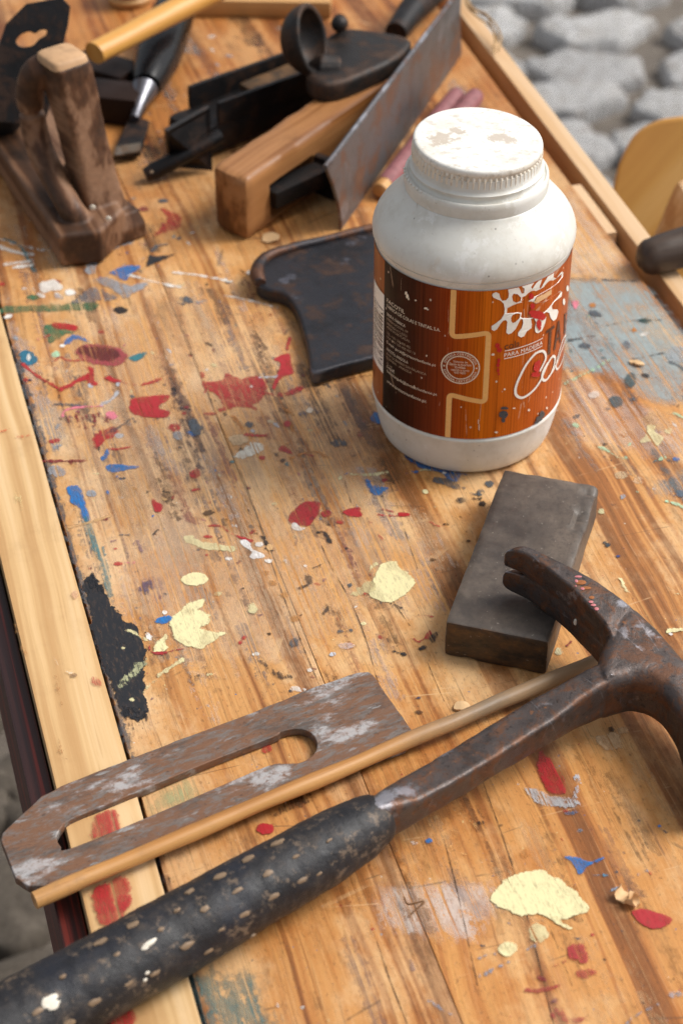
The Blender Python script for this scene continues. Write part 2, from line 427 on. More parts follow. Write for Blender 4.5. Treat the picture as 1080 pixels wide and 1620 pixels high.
# ------------------------------------------------------------------ paint marks on the bench
t = NT('dried_paint')
cc_ = t.n.new('ShaderNodeCombineColor')
for k_ in range(3): t.l.new(t.attr('rgb'[k_]+'c'), cc_.inputs[k_])
sd, rag_, dry_, op_ = t.attr('sd'), t.attr('rag'), t.attr('dry'), t.attr('op')
n1 = t.math('SUBTRACT', t.noise(t.vmap((1,1.25,1)), 210, 9, .72), .5); n2 = t.math('SUBTRACT', t.noise(t.vmap((1,1,1),(4,4,1)), 75, 3), .5)
e = t.math('MULTIPLY_ADD', t.math('ADD', n1, n2), t.math('MULTIPLY', rag_, 3.6), sd)
w_ = t.math('ADD', t.math('MULTIPLY_ADD', rag_, .22, .00010), t.attr('soft'))
a1 = t.math('MINIMUM', t.math('MAXIMUM', t.math('ADD', t.math('DIVIDE', e, w_), .5), 0), 1)
st = t.noise(t.vmap((55, 420, 1)), 1, 5, .7); st2 = t.noise(t.vmap((1,1,1),(6,2,9)), 160, 6, .7)
sx = t.math('MULTIPLY_ADD', t.math('MULTIPLY_ADD', st, .5, t.math('MULTIPLY', st2, .5)), 3.0, -1.0)
edgew = t.math('MULTIPLY', t.math('SUBTRACT', 1, t.sm(e, .0, .0014)), t.math('MULTIPLY', t.sm(dry_, -.3, .0), .20))
a2 = t.math('MINIMUM', t.math('MAXIMUM', t.math('MULTIPLY_ADD', t.math('SUBTRACT', t.math('SUBTRACT', sx, dry_), edgew), 6.0, .9), 0), 1)
worn = t.sm(t.noise(t.vmap((1,4,1),(3,3,3)), 150, 10, .84), .40, .50)
gr_ = t.noise(t.vmap((6, 520, 1), (3,1,0)), 1, 6, .72)
a3 = t.sm(t.math('MULTIPLY_ADD', t.math('ADD', op_, -1.0), .10, gr_), .36, .44)
alpha = t.math('MULTIPLY', t.math('MULTIPLY', t.math('MULTIPLY', a1, a2), a3), t.math('MULTIPLY', op_, t.math('MULTIPLY', t.math('MULTIPLY_ADD', worn, .36, .62), t.math('MULTIPLY_ADD', t.math('MULTIPLY', t.sm(t.noise(t.vmap((1,1.6,1),(5,1,3)), 48, 6, .7), .38, .58), t.sm(t.noise(t.vmap((5,420,300)), 1, 8, .74), .32, .52)), .42, .58))))
pc = t.mix(t.math('MULTIPLY', t.sm(t.noise(t.vmap((1,3,1)), 170, 10, .82), .50, .64), .38), cc_.outputs[0], (.16,.09,.05))
hh = t.math('MULTIPLY', t.sm(sd, 0, .0012), a1)
bp = t.bump(t.noise(t.vmap((80,420,1)), 1, 7, .65), .06, .0003)
t.done(pc, .42, 0, bp, .45)
tr = t.n.new('ShaderNodeBsdfTransparent'); ms = t.n.new('ShaderNodeMixShader')
t.l.new(alpha, ms.inputs[0]); t.l.new(tr.outputs[0], ms.inputs[1]); t.l.new(t.b.outputs[0], ms.inputs[2]); t.l.new(ms.outputs[0], t.out.inputs[0])
M_PAINT = t.m
NSPLAT = {}; SPECKS = G(); SPECKS.attr = {k: [] for k in ('sd','rag','dry','op','soft','rc','gc','bc')}
SINK = [None]
def finish(name, g, arr, rag, dry, op, soft, col, small, par):
    m = len(g.v)
    g.attr = dict(sd=list(arr), rag=[rag]*m, dry=[dry]*m, op=[op]*m, soft=[soft]*m, rc=[col[0]]*m, gc=[col[1]]*m, bc=[col[2]]*m)
    if small or SINK[0]:
        K_ = SINK[0] or SPECKS; K_.add(g.v, g.f)
        for k in K_.attr: K_.attr[k] += g.attr[k]
        return
    return part(name, g, M_PAINT, par or bench, smooth=False)
def splat(name, shape, pts, col, rag=.0012, dry=0., op=1., w=6, zb=0.0, par=None, soft=0.):
    i = NSPLAT[name] = NSPLAT.get(name, -1) + 1
    if name == 'paint_mark':
        dry = max(dry, .06) + random.uniform(0, .12); op *= random.uniform(.78, 1.25); soft = .00022 + rag*.12
        if shape == 'e':
            k_ = .84 if max(pts[2], pts[3]) < 10 else .96
            pts = (pts[0], pts[1], pts[2]*k_, pts[3]*k_) + tuple(pts[4:5])
            rag = max(rag, .0011); rag = min(rag, .25*min(pts[2], pts[3])/2700*3+.0005)
        if shape == 'l': w *= .85; rag = max(rag, .0013)
        if shape == 'p':
            xs_ = [p_[0] for p_ in pts]; ys_ = [p_[1] for p_ in pts]
            rag = max(rag, min(.0019, .045*min(max(xs_)-min(xs_), (max(ys_)-min(ys_))*1.5)/2700))
    small = (shape == 'e' and max(pts[2], pts[3]) < 5.2) or (shape == 'l' and w < 3.2 and name != 'crack')
    lay = {'paint_or_shade_wash': .00014, 'smudge': .00018, 'drip': .00024, 'crack': .00030}.get(name, .00034)
    z = zb + lay + (i % 50 if name in ('smudge', 'drip') else i)*.000001
    if shape == 'e':
        cx, cy, rx, ry = pts[:4]; an = rad(pts[4]) if len(pts) > 4 else 0
        pts = [(cx + rx*math.cos(a)*math.cos(an) - ry*math.sin(a)*math.sin(an), cy + rx*math.cos(a)*math.sin(an) + ry*math.sin(a)*math.cos(an)) for a in [2*math.pi*k/22 for k in range(22)]]
    if shape == 'p' and name == 'paint_mark': pts = [(q_.x, q_.y) for q_ in crom([Vector((x, y, 0)) for x, y in pts], 4)]
    q = np.array([P2(x, y, zb) for x, y in pts])
    if shape == 'l':
        d = math.hypot(q[:,1].mean(), CAM_H)
        hw = w/2*d/FPX*1.25
    if shape == 'l':
        pad = max(rag*1.3, .0004); qq = crom([Vector((x, y, 0)) for x, y in q], 6, False)
        d0 = (qq[0]-qq[1]).normalized(); d1 = (qq[-1]-qq[-2]).normalized()
        qq = [qq[0]+d0*(hw+pad)] + qq + [qq[-1]+d1*(hw+pad)]; g = G(); arr = []; nq = len(qq)
        for k, p_ in enumerate(qq):
            t_ = (qq[min(k+1,nq-1)]-qq[max(k-1,0)]).normalized(); nv_ = Vector((-t_.y, t_.x, 0)); end = k in (0, nq-1)
            for s__ in (-1, 0, 1):
                r_ = p_ + nv_*s__*(hw+pad); g.v.append(Vector((r_.x, r_.y, z))); arr.append(-pad if (s__ or end) else hw)
            if k:
                b0 = (k-1)*3
                for e_ in (0, 1): g.f.append([b0+e_, b0+e_+1, b0+e_+4, b0+e_+3])
        return finish(name, g, arr, rag, dry, op, soft, col, small, par)
    pad = max(rag*1.5, .0005)
    lo, hi = q.min(0)-pad, q.max(0)+pad
    size = (hi-lo).max(); cell = min(max(size/34, .0006), .004)
    nx, ny = max(2, int(math.ceil((hi[0]-lo[0])/cell))), max(2, int(math.ceil((hi[1]-lo[1])/cell)))
    X, Y = np.meshgrid(np.linspace(lo[0], hi[0], nx+1), np.linspace(lo[1], hi[1], ny+1), indexing='ij')
    pp = np.stack([X.ravel(), Y.ravel()], 1)
    n = len(q); segs = [(q[k], q[(k+1) % n]) for k in range(n if shape != 'l' else n-1)]
    dist = np.full(len(pp), 9.); ins = np.zeros(len(pp), bool)
    for a, b in segs:
        ab = b-a; L2 = max(ab@ab, 1e-12); tt = np.clip(((pp-a)@ab)/L2, 0, 1)
        dist = np.minimum(dist, np.linalg.norm(pp-a-tt[:,None]*ab, axis=1))
        if shape != 'l':
            c = (a[1] > pp[:,1]) != (b[1] > pp[:,1])
            xx = (b[0]-a[0])*(pp[:,1]-a[1])/((b[1]-a[1]) if abs(b[1]-a[1]) > 1e-12 else 1e-12)+a[0]
            ins ^= c & (pp[:,0] < xx)
    s = hw-dist if shape == 'l' else np.where(ins, dist, -dist)
    S2 = s.reshape(nx+1, ny+1); keep = {}; g = G(); arr = []
    def vid(a, b):
        if (a, b) not in keep:
            keep[(a, b)] = len(g.v); g.v.append(Vector((X[a,b], Y[a,b], z))); arr.append(S2[a,b])
        return keep[(a, b)]
    for a in range(nx):
        for b in range(ny):
            if max(S2[a,b], S2[a+1,b], S2[a,b+1], S2[a+1,b+1]) > -rag*1.5-cell*.2:
                g.f.append([vid(a,b), vid(a+1,b), vid(a+1,b+1), vid(a,b+1)])
    if not g.f: return
    return finish(name, g, arr, rag, dry, op, soft, col, small, par)
RED=(.40,.018,.024); DRED=(.20,.018,.024); CREAM=(.73,.65,.36); BLUE=(.012,.15,.42); TEAL=(.03,.17,.20); BLACK=(.011,.012,.015)
GREY=(.30,.32,.35); WHITE=(.76,.72,.66); GREEN=(.04,.15,.075); PINK=(.70,.19,.25); MINT=(.40,.64,.42); SLATE=(.07,.085,.10); BROWN=(.10,.022,.02)
LGREY=(.48,.50,.54); TAN=(.60,.36,.16); AMBER=(.45,.17,.03); DIRT=(.05,.028,.016)
def sc_(pts, ox, oy, k): return [(ox+x/k, oy+y/k) for x, y in pts]
def mark(shape, pts, col, rag=.0012, dry=0., op=1., w=6, zb=0.0): return splat('paint_mark', shape, pts, col, rag, dry, op, w, zb)
def wash(pts, col, op, rag=.006, dry=0.1): return splat('paint_or_shade_wash', 'p', pts, col, rag*.8, dry, op, soft=.009)
# broad worn and stained areas first, the jar's painted shade among them
wash([(100,520),(300,450),(480,560),(590,640),(640,860),(560,1010),(380,1060),(260,1050),(180,900),(120,720)], (.66,.47,.30), .36, .02, .3)
wash([(290,900),(420,880),(410,1030),(300,1040)], (.64,.42,.25), .38, .008)
wash([(230,830),(300,820),(320,960),(240,960)], (.50,.38,.30), .30, .008)
wash([(560,860),(700,850),(690,960),(560,960)], (.62,.40,.23), .30, .01)
wash(sc_([(-20,90),(200,95),(420,100),(560,230),(700,420),(740,600),(740,880),(560,880),(480,830),(400,770),(250,700),(-40,650)], 900,420,4.05), (.31,.40,.42), .80, .004, .14)
wash(sc_([(0,700),(200,750),(400,880),(740,1000),(740,1200),(500,1230),(300,1150),(0,1080)], 900,420,4.05), (.62,.52,.46), .42, .005, .25)
wash([(895,300),(950,370),(1000,436),(895,436)], (.66,.60,.55), .34, .006, .3)
wash([(715,130),(745,150),(760,185),(715,180)], (.34,.36,.40), .6, .006)
wash(sc_([(0,575),(100,560),(400,560),(420,640),(350,700),(350,755),(270,760),(230,730),(130,750),(0,700)], 600,1150,2.25), (.72,.64,.58), .62, .003, .38)
wash([(50,620),(95,635),(115,690),(80,720),(55,680)], (.30,.32,.33), .5, .006, .4)
wash([(300,1545),(400,1540),(430,1630),(320,1640)], (.05,.17,.18), .75, .008, .40)
wash([(500,640),(600,630),(640,720),(540,735),(480,700)], (.32,.11,.02), .30, .012, .3)  # jar's soft shadow to its left, painted as a brown wash
wash([(560,660),(600,640),(640,740),(700,760),(660,790),(590,760)], (.30,.10,.015), .35, .012, .3)  # jar's shadow again, painted closer round its foot
wash([(230,915),(256,910),(260,950),(235,955)], (.18,.13,.20), .45, .004, .5)
wash([(200,480),(330,450),(480,470),(440,540),(300,560)], (.42,.20,.07), .25, .015, .35)
wash([(1030,760),(1085,750),(1085,790),(1030,785)], (.26,.30,.31), .55, .004, .4)
wash([(560,1240),(700,1180),(760,1260),(640,1400),(520,1440)], (.36,.13,.025), .35, .02, .3)
wash([(340,130),(440,90),(470,140),(400,150),(370,130)], (.05,.035,.025), .55, .008, .5)
wash([(340,450),(355,520),(420,700),(400,720),(330,560)], (.28,.17,.15), .30, .006, .6)
wash([(250,560),(320,700),(420,980),(400,1000),(290,760)], (.20,.10,.07), .30, .006, .6)
wash([(400,560),(470,700),(560,1000),(530,1000),(430,760)], (.25,.10,.04), .22, .006, .6)
# smudges rubbed along the grain, then countless small drips
SMUDGE = G(); SMUDGE.attr = {k: [] for k in SPECKS.attr}
def inside(poly, x, y):
    c = False
    for (x0, y0), (x1, y1) in zip(poly, poly[1:]+poly[:1]):
        if (y0 > y) != (y1 > y) and x < (x1-x0)*(y-y0)/(y1-y0)+x0: c = not c
    return c
def pick(poly, rn):
    xs_ = [p_[0] for p_ in poly]; ys_ = [p_[1] for p_ in poly]
    while True:
        x, y = rn.uniform(min(xs_), max(xs_)), rn.uniform(min(ys_), max(ys_))
        if inside(poly, x, y): return x, y
Z_BUSY = [(10,380),(330,385),(480,470),(580,620),(640,800),(520,860),(120,800),(40,640)]
Z_MID = [(110,780),(600,760),(760,820),(690,1000),(640,1080),(240,1160),(150,1000)]
Z_RIGHT = [(900,440),(1000,450),(1085,560),(1085,800),(940,800),(890,640)]
Z_NEAR = [(640,1340),(900,1180),(1085,1260),(1085,1625),(320,1625),(400,1550)]
Z_FAR = [(240,40),(440,30),(480,130),(330,180),(240,300),(330,380),(220,380),(190,260)]
rn = random.Random(11)
def smudges(n, zone, cols, wr, lr, opr, dr=(.25,.6)):
    for _ in range(n):
        x, y = pick(zone, rn); dx, dy = x+640, y+1771; m_ = math.hypot(dx, dy); L_ = rn.uniform(*lr); b_ = rn.uniform(-.12,.12)
        dx, dy = dx/m_+b_, dy/m_
        SINK[0] = SMUDGE
        splat('smudge', 'l', [(x-dx*L_/2, y-dy*L_/2), (x+rn.uniform(-4,4), y), (x+dx*L_/2, y+dy*L_/2)], rn.choice(cols), .0035, rn.uniform(*dr), rn.uniform(*opr), rn.uniform(*wr), soft=.0012)
        SINK[0] = None
SC1 = [(.06,.032,.018),(.10,.05,.03),(.17,.11,.12),(.22,.20,.20),(.09,.06,.06),(.30,.09,.07),(.05,.04,.045)]
smudges(46, Z_BUSY, SC1, (4,20), (25,140), (.25,.6)); smudges(34, Z_MID, SC1, (3,16), (25,160), (.2,.5)); smudges(10, Z_RIGHT, [(.2,.25,.27),(.45,.42,.4),(.1,.13,.14)], (6,20), (25,90), (.2,.45)); smudges(18, Z_NEAR, SC1[:3]+[(.3,.12,.03)], (5,22), (40,200), (.18,.42)); smudges(16, Z_FAR, [(.05,.03,.02),(.10,.06,.04),(.25,.27,.28)], (6,20), (25,90), (.25,.55))
smudges(26, Z_MID, [(.70,.52,.36),(.66,.47,.30),(.62,.5,.42)], (6,24), (30,120), (.2,.45)); smudges(16, Z_BUSY, [(.70,.52,.36),(.66,.47,.30),(.55,.45,.40)], (6,24), (30,110), (.25,.5)); smudges(14, Z_NEAR, [(.68,.45,.24)], (6,24), (40,150), (.2,.4))
def drips(n, zone, cols, rr):
    for _ in range(n):
        x, y = pick(zone, rn); r_ = rn.uniform(*rr)*(.6+.4*rn.random()**2)
        SINK[0] = SPECKS
        if rn.random() < .45: splat('drip', 'e', (x, y, r_*rn.uniform(1,2.2), r_*rn.uniform(.5,.9), rn.uniform(-40,60)), rn.choice(cols), .0012, rn.uniform(.0,.4), rn.uniform(.5,.95), soft=.0002)
        else:
            a_ = rn.uniform(0, 6.3); l_ = r_*rn.uniform(1,3.2); splat('drip', 'l', [(x, y), (x+l_*math.cos(a_)*.6, y+l_*math.sin(a_)*.5+rn.uniform(-2,2)), (x+l_*math.cos(a_), y+l_*math.sin(a_)*.7)], rn.choice(cols), .0013, rn.uniform(.1,.5), rn.uniform(.5,.9), r_*rn.uniform(.7,1.3), soft=.0002)
        SINK[0] = None
PAL = [RED, RED, DRED, SLATE, SLATE, BLACK, DIRT, DIRT, GREY, LGREY, WHITE, BLUE, TEAL, CREAM, (.4,.12,.16), (.5,.25,.08)]
drips(240, Z_BUSY, PAL, (1.2,5.0)); drips(130, Z_MID, [RED, DRED, SLATE, BLACK, DIRT, DIRT, CREAM, WHITE, TAN, (.2,.1,.14)], (1,3.6)); drips(50, Z_RIGHT, [SLATE, SLATE, TEAL, WHITE, MINT, DIRT, AMBER], (1.2,4)); drips(60, Z_NEAR, [DIRT, SLATE, (.2,.27,.34), RED, TAN, WHITE], (1,3)); drips(50, Z_FAR, [SLATE, GREY, DIRT, WHITE, DRED, (.25,.33,.34)], (1.5,5))
# seam strokes, dark paint with the gap's shade painted in, then cracks
mark('l', [(24,555),(64,690),(100,820),(146,980),(196,1150),(214,1210)], SLATE, .0022, .25, .9, 9)
mark('l', [(246,1330),(300,1540),(325,1630)], BLACK, .002, .2, .9, 8)
def crack(pts, w=2.2): return splat('crack', 'l', pts, (.055,.028,.014), .0003, -.5, .8, w*.65)
crack([(284,500),(300,545),(322,600),(339,647),(396,785),(436,909),(470,1000),(505,1084)], 1.5)
crack(sc_([(340,0),(400,130),(490,290),(570,490),(610,640),(650,760)], 400,860,3.176), 1.6)
crack([(702,1328),(725,1420),(755,1559)], 1.8); crack([(764,1239),(800,1340),(836,1460),(876,1625)], 2.2)
crack([(596,1490),(620,1560),(648,1630)], 2.6); crack([(620,950),(648,990)], 1.5); crack([(672,1040),(702,1110)], 1.3)
crack([(595,690),(640,840),(660,900)], 1.0); crack([(545,760),(556,800)], 1); crack([(866,1460),(905,1560)], 1)
for pts in ([(900,441),(950,443),(1003,445)], [(960,515),(1000,508),(1043,507)], [(998,569),(1020,565),(1048,559)], [(900,539),(946,531)]):
    splat('crack', 'l', pts, (.04,.05,.055), .0012, .25, .8, 3.2)
A = 3.484
mark('l', [(0,391),(28,400),(50,404)], WHITE, .001, .1, 1, 8); mark('l', [(0,379),(30,388),(69,397)], WHITE, .0012, .45, .9, 5)
mark('l', [(8,378),(30,388),(45,410),(55,430)], TEAL, .0012, .3, .9, 6); mark('l', [(10,418),(48,414)], WHITE, .001, .15, 1, 8); mark('l', [(25,423),(50,420)], WHITE, .001, .1, 1, 7)
mark('p', sc_([(220,310),(260,295),(300,290),(345,325),(330,345),(280,350),(235,365)], 0,360,A), WHITE); mark('e', (112,463,9,6), WHITE); mark('e', (92,469,6,4), LGREY, .001, 0, .8)
mark('e', (3,450,7,3), RED); mark('e', (53,471,10,4.5), GREEN); mark('l', [(10,490),(60,488),(100,487),(148,484)], GREEN, .0025, .22, .9, 19); mark('e', (13,501,8,4,-20), WHITE)
mark('l', [(143,430),(150,412),(166,396),(205,383)], GREY, .0018, .3, .85, 14)
mark('p', sc_([(510,290),(600,280),(700,320),(820,300),(800,330),(720,380),(680,390),(600,330)], 0,360,A), GREY, .0016, .15, .9)
mark('p', sc_([(410,420),(440,380),(500,330),(620,370),(640,395),(540,410)], 0,360,A), (.16,.17,.19), .002, .25, .85)
mark('p', sc_([(610,245),(690,215),(775,215),(720,260),(690,290),(630,265)], 0,360,A), BLUE)
mark('l', [(207,436),(250,448),(292,456)], WHITE, .001, .22, 1, 5); mark('l', [(275,431),(320,437),(365,446)], WHITE, .001, .28, 1, 5); mark('l', [(356,468),(400,477),(438,487)], WHITE, .001, .3, 1, 4); mark('e', (393,432,5,5), WHITE)
mark('e', (192,491,12,6), BLACK, .0009); mark('p', [(231,423),(236,404),(246,406),(276,403),(258,412),(244,417)], BLACK, .0012, .1); mark('l', [(240,398),(250,389),(264,387)], SLATE, .001, .1, .9, 6)
mark('p', [(252,330),(283,340),(285,358),(262,368),(240,374),(264,350)], RED, .002, .1, .9); mark('e', (293,476,14,7), SLATE, .002, .45); mark('e', (228,331,8,4), DRED); mark('e', (258,318,9,4), SLATE, .001, .2); mark('e', (330,478,22,4), GREY, .002, .5, .8)
mark('p', sc_([(245,565),(280,535),(410,580),(350,600),(280,640),(260,600)], 0,360,A), GREEN, .0018, .15); mark('p', [(86,511),(119,516),(119,524),(88,519)], RED)
mark('p', [(100,545),(113,531),(126,532),(141,542),(121,537),(109,545)], BLUE, .0012, .2, .85); mark('p', [(30,561),(43,555),(55,561),(59,572),(46,578),(34,570)], (.02,.14,.22)); mark('e', (46,566,3,6), WHITE, .0006)
mark('e', (89,561,8,6), MINT); mark('e', (100,548,7,3.5), WHITE); mark('e', (61,538,4,3.5), PINK); mark('l', [(64,538),(78,531)], RED, .0008, .2, .9, 3)
mark('e', (161,562,43,18,6), (.33,.055,.065), .0015); mark('e', (157,560,33,12,6), BROWN, .003, .12); mark('p', [(206,565),(231,557),(231,562),(215,572),(207,570)], TEAL, .001, .1, .9)
mark('l', [(36,576),(60,596),(97,617)], RED, .001, .15, 1, 4); mark('l', [(97,617),(120,605),(140,595)], RED, .0016, .05, 1, 10); mark('l', [(144,584),(146,606)], RED, .001, 0, 1, 10); mark('e', (144,611,5,4), LGREY, .0006); mark('e', (150,607,6,5), RED)
mark('l', [(88,571),(95,566),(110,571),(135,570)], RED, .0008, .2, .9, 3.5); mark('l', [(170,598),(185,604)], RED, .001, 0, 1, 8); mark('l', [(185,604),(215,610)], RED, .001, .2, .9, 3.5); mark('l', [(226,609),(240,606),(255,600)], RED, .001, .1, 1, 5)
mark('e', (48,602,6,3.5), (.012,.012,.06)); mark('e', (42,601,5,5), RED, .001, .2); mark('e', (26,536,6,4), GREY); mark('l', [(88,640),(110,641),(132,643)], SLATE, .001, .2, .9, 6)
mark('l', [(99,659),(104,650),(125,645),(160,643)], PINK, .0007, 0, 1, 5); mark('e', (176,657,10,6), PINK, .002, .2); mark('l', [(160,641),(178,632),(186,620)], LGREY, .0007, 0, 1, 6); mark('e', (187,609,5,4), LGREY)
mark('p', [(206,638),(216,630),(266,625),(266,634),(250,642),(252,648),(268,652),(262,660),(225,660),(206,652)], RED, .0009, .03)
mark('e', (140,665,36,15), DRED, .003, .62); mark('p', [(148,692),(160,682),(182,680),(178,692),(166,698),(156,708),(150,702)], RED, .003, .2, .9); mark('e', (87,698,10,3.5,-10), RED); mark('e', (275,676,13,7), RED, .002, .3); mark('e', (282,690,9,8), GREY, .0015, .2, .85)
mark('l', [(160,690),(190,676),(210,662),(215,668)], SLATE, .001, .25, .9, 4); mark('e', (188,690,7,4), LGREY, .001, .1, .8); mark('e', (90,730,30,2.4), DRED, .0004); mark('e', (291,655,6,3), RED); mark('e', (295,645,5,2), DRED)
B = 3.375
mark('p', sc_([(55,105),(75,100),(90,150),(170,140),(200,105),(240,120),(285,130),(350,120),(400,135),(415,180),(400,215),(380,260),(345,275),(365,300),(320,295),(260,285),(160,310),(150,295),(190,280),(140,215),(110,200),(70,175)], 300,560,B), RED, .0016, .06)
mark('p', sc_([(450,30),(530,0),(550,70),(555,105),(490,130),(450,190),(445,170),(470,110),(490,55)], 300,560,B), RED, .001, .08); mark('l', [(454,553),(459,535)], RED, .0008, .1, 1, 4)
mark('l', [(418,622),(445,626),(478,616)], RED, .002, .4, .9, 9); mark('e', (474,616,9,5,-15), RED, .0012, .15); mark('e', (333,655,12,3), RED, .001, .2); mark('l', [(411,598),(435,597)], LGREY, .0008, .15, 1, 4); mark('e', (397,612,3,2), WHITE, .0004)
mark('p', sc_([(240,545),(300,500),(340,470),(400,490),(390,520),(300,555),(250,555)], 300,560,B), (.80,.77,.66), .002, .28); mark('e', (376,696,16,9), (.60,.42,.24), .002, .2, .8)
mark('e', (454,671,6,5), RED, .0008); mark('l', [(390,688),(405,690),(418,690)], RED, .001, .05, 1, 6); mark('p', [(440,712),(450,706),(462,718),(450,716)], RED); mark('e', (415,725,5,4), RED); mark('l', [(478,718),(495,722)], RED, .0008, .1, 1, 5)
mark('l', [(460,726),(480,718),(500,716),(518,724)], AMBER, .0012, .2, .85, 6); mark('l', [(463,668),(462,690),(455,704)], AMBER, .001, .3, .7, 4); mark('l', [(422,638),(440,642),(462,656)], AMBER, .001, .3, .8, 5); mark('l', [(370,660),(385,680)], AMBER, .001, .3, .7, 6)
mark('e', (535,702,14,5), SLATE, .0016, .25); mark('e', (394,673,8,5), SLATE, .0016, .3); mark('p', [(300,668),(310,664),(322,676),(318,688),(302,684)], SLATE, .002, .3); mark('e', (367,731,5,3), TEAL); mark('e', (490,652,30,7,-8), (.12,.10,.12), .004, .5, .7); mark('l', [(500,612),(540,602),(585,594)], DIRT, .0015, .35, .8, 5)
mark('e', (437,674,8,4,35), LGREY, .0006); mark('e', (428,668,6,3), (.65,.5,.32), .0006); mark('e', (490,650,6,5), (.75,.62,.48), .001)
mark('l', [(556,751),(585,752),(612,748)], CREAM, .001, .28, .9, 6); mark('e', (538,757,4,5), CREAM); mark('p', [(578,763),(584,760),(590,770),(614,772),(604,780),(596,785),(587,779)], BLUE, .0018, .4); mark('e', (608,760,4,3), DRED)
mark('p', sc_([(530,870),(570,820),(630,790),(700,800),(690,840),(650,915),(600,920),(540,905)], 300,560,B), (.34,.014,.02), .0009, .02); mark('e', (517,813,8,7), (.34,.014,.02)); mark('e', (495,822,6,4), DRED, .001, .3); mark('p', [(461,830),(468,828),(474,834),(483,836),(478,840),(464,839)], WHITE, .0005)
mark('p', sc_([(810,850),(850,830),(900,825),(920,860),(870,870)], 300,560,B), RED, .0018, .2); mark('l', [(597,815),(620,817),(645,816)], RED, .0008, .1, 1, 5); mark('l', [(606,806),(622,811)], RED, .0008, .1, 1, 5); mark('p', [(630,811),(648,814),(632,819)], RED, .0006)
mark('e', (538,828,8,7), RED, .0016, .5); mark('l', [(335,832),(350,834),(368,846),(398,857)], RED, .001, .08, 1, 5); mark('e', (328,850,9,4), RED, .0012, .35)
mark('p', [(292,850),(306,848),(310,854),(336,860),(372,867),(368,873),(331,870),(309,865),(296,858)], CREAM, .0014, .08); mark('p', sc_([(270,1000),(310,1000),(345,1050),(405,1080),(350,1100),(320,1090),(330,1060),(290,1030)], 300,560,B), (.80,.78,.76), .0009, .08); mark('e', (410,862,7,5), WHITE, .001, .1); mark('e', (424,888,7,3), WHITE, .0006); mark('e', (362,885,5,3), WHITE, .001, .2)
mark('l', [(503,843),(512,843),(519,850),(521,858)], BLACK, .0009, .05, 1, 5); mark('l', [(416,850),(422,862)], BLACK, .001, .1, 1, 5); mark('l', [(421,868),(432,872)], BLACK, .001, .2, 1, 4); mark('e', (427,867,6,6), TAN); mark('p', [(300,745),(314,742),(316,754),(304,756)], RED, .0018, .25); mark('l', [(306,776),(316,775)], RED, .0008, .2, 1, 4); mark('e', (331,812,11,4,-10), (.10,.05,.02), .0005)
D = 4.154
mark('l', [(97,731),(116,730),(137,730)], DRED, .0005, 0, 1, 3); mark('e', (91,746,16,9,8), GREY, .0006); mark('l', [(172,712),(168,720),(162,726)], BLUE, .0008, .05, 1, 8); mark('l', [(172,711),(188,711),(205,708)], RED, .001, .2, .9, 5)
mark('p', sc_([(450,240),(520,230),(665,245),(600,265),(500,285),(455,270)], 60,680,D), BLUE, .0007, .12); mark('e', (185,754,3,3), BLUE); mark('e', (171,780,3,5,-25), BLUE); mark('e', (145,782,9,5), GREY, .0008, .1, .85)
mark('p', sc_([(190,400),(200,375),(250,370),(275,385),(320,500),(345,590),(300,600),(270,520),(220,480),(210,440)], 60,680,D), BLUE, .0009, .03)
mark('p', sc_([(295,600),(345,590),(420,760),(490,1000),(495,1160),(470,1140),(430,1000),(400,880)], 60,680,D), (.04,.19,.22), .0014, .32, .8)
mark('p', [(240,788),(248,795),(257,799),(258,806),(252,811),(243,807)], RED, .0006); mark('e', (167,822,5,3), DRED); mark('e', (188,893,9,4.5), RED, .0005); mark('l', [(197,891),(212,891)], PINK, .001, .25, .9, 4); mark('l', [(192,902),(188,908)], PINK, .001, .4, .7, 4); mark('e', (184,869,4,2), RED)
mark('l', [(103,837),(140,828),(175,817)], TAN, .001, .15, .9, 4); mark('l', [(190,847),(204,847)], SLATE, .0004, .1, .9, 2); mark('l', [(197,838),(198,852)], SLATE, .0004, .3, .8, 1.6); mark('l', [(243,846),(250,839)], BLACK, .0005, .1, 1, 3)
Ee = 3.375
mark('p', sc_([(112,180),(128,120),(150,95),(172,120),(215,180),(260,270),(300,320),(330,350),(380,360),(415,420),(445,530),(440,600),(445,760),(440,850),(405,900),(330,850),(300,800),(270,720),(220,580),(170,440),(140,260)], 100,880,Ee), BLACK, .0022, -.5, 2.4)
for k in range(7): mark('l', [(196+k*6.2, 1120+k*1.5), (200+k*5.2, 1142+(k%3)*6)], BLACK, .0012, .3, .9, 4)
for k in range(5): mark('l', [(137+k*5, 920-(k==2)*8), (142+k*5.5, 940)], BLACK, .0012, .3, .9, 4)
mark('e', (309,917,23,10,-4), CREAM, .0012, -.2, 1.6); mark('p', sc_([(565,345),(620,300),(640,270),(740,235),(745,265),(720,290),(780,320),(770,370),(740,385),(800,400),(870,410),(820,450),(740,490),(690,480),(640,475),(590,430),(580,390)], 100,880,Ee), CREAM, .0013, -.3, 1.7)
mark('e', (399,963,9,9), CREAM, .0012, .3, .8); mark('e', (347,941,8,4), CREAM, .001, .25, .9); mark('l', [(205,998),(222,1008),(232,1014)], CREAM, .001, .15, .9, 6); mark('p', sc_([(480,500),(550,420),(545,470),(570,490),(510,520)], 100,880,Ee), CREAM, .0014, .15); mark('e', (236,1008,5,8,-20), WHITE, .001, .2)
mark('l', [(188,1086),(212,1064),(234,1044)], (.52,.52,.30), .002, .5, .8, 15); mark('l', [(252,1068),(270,1057),(289,1045)], CREAM, .0012, .22, .9, 7); mark('l', [(226,1098),(240,1082),(252,1072)], CREAM, .0016, .42, .9, 8); mark('e', (209,1108,5,3), CREAM); mark('e', (228,1096,4,3), CREAM); mark('e', (195,1026,3.5,2.4), CREAM, .0003)
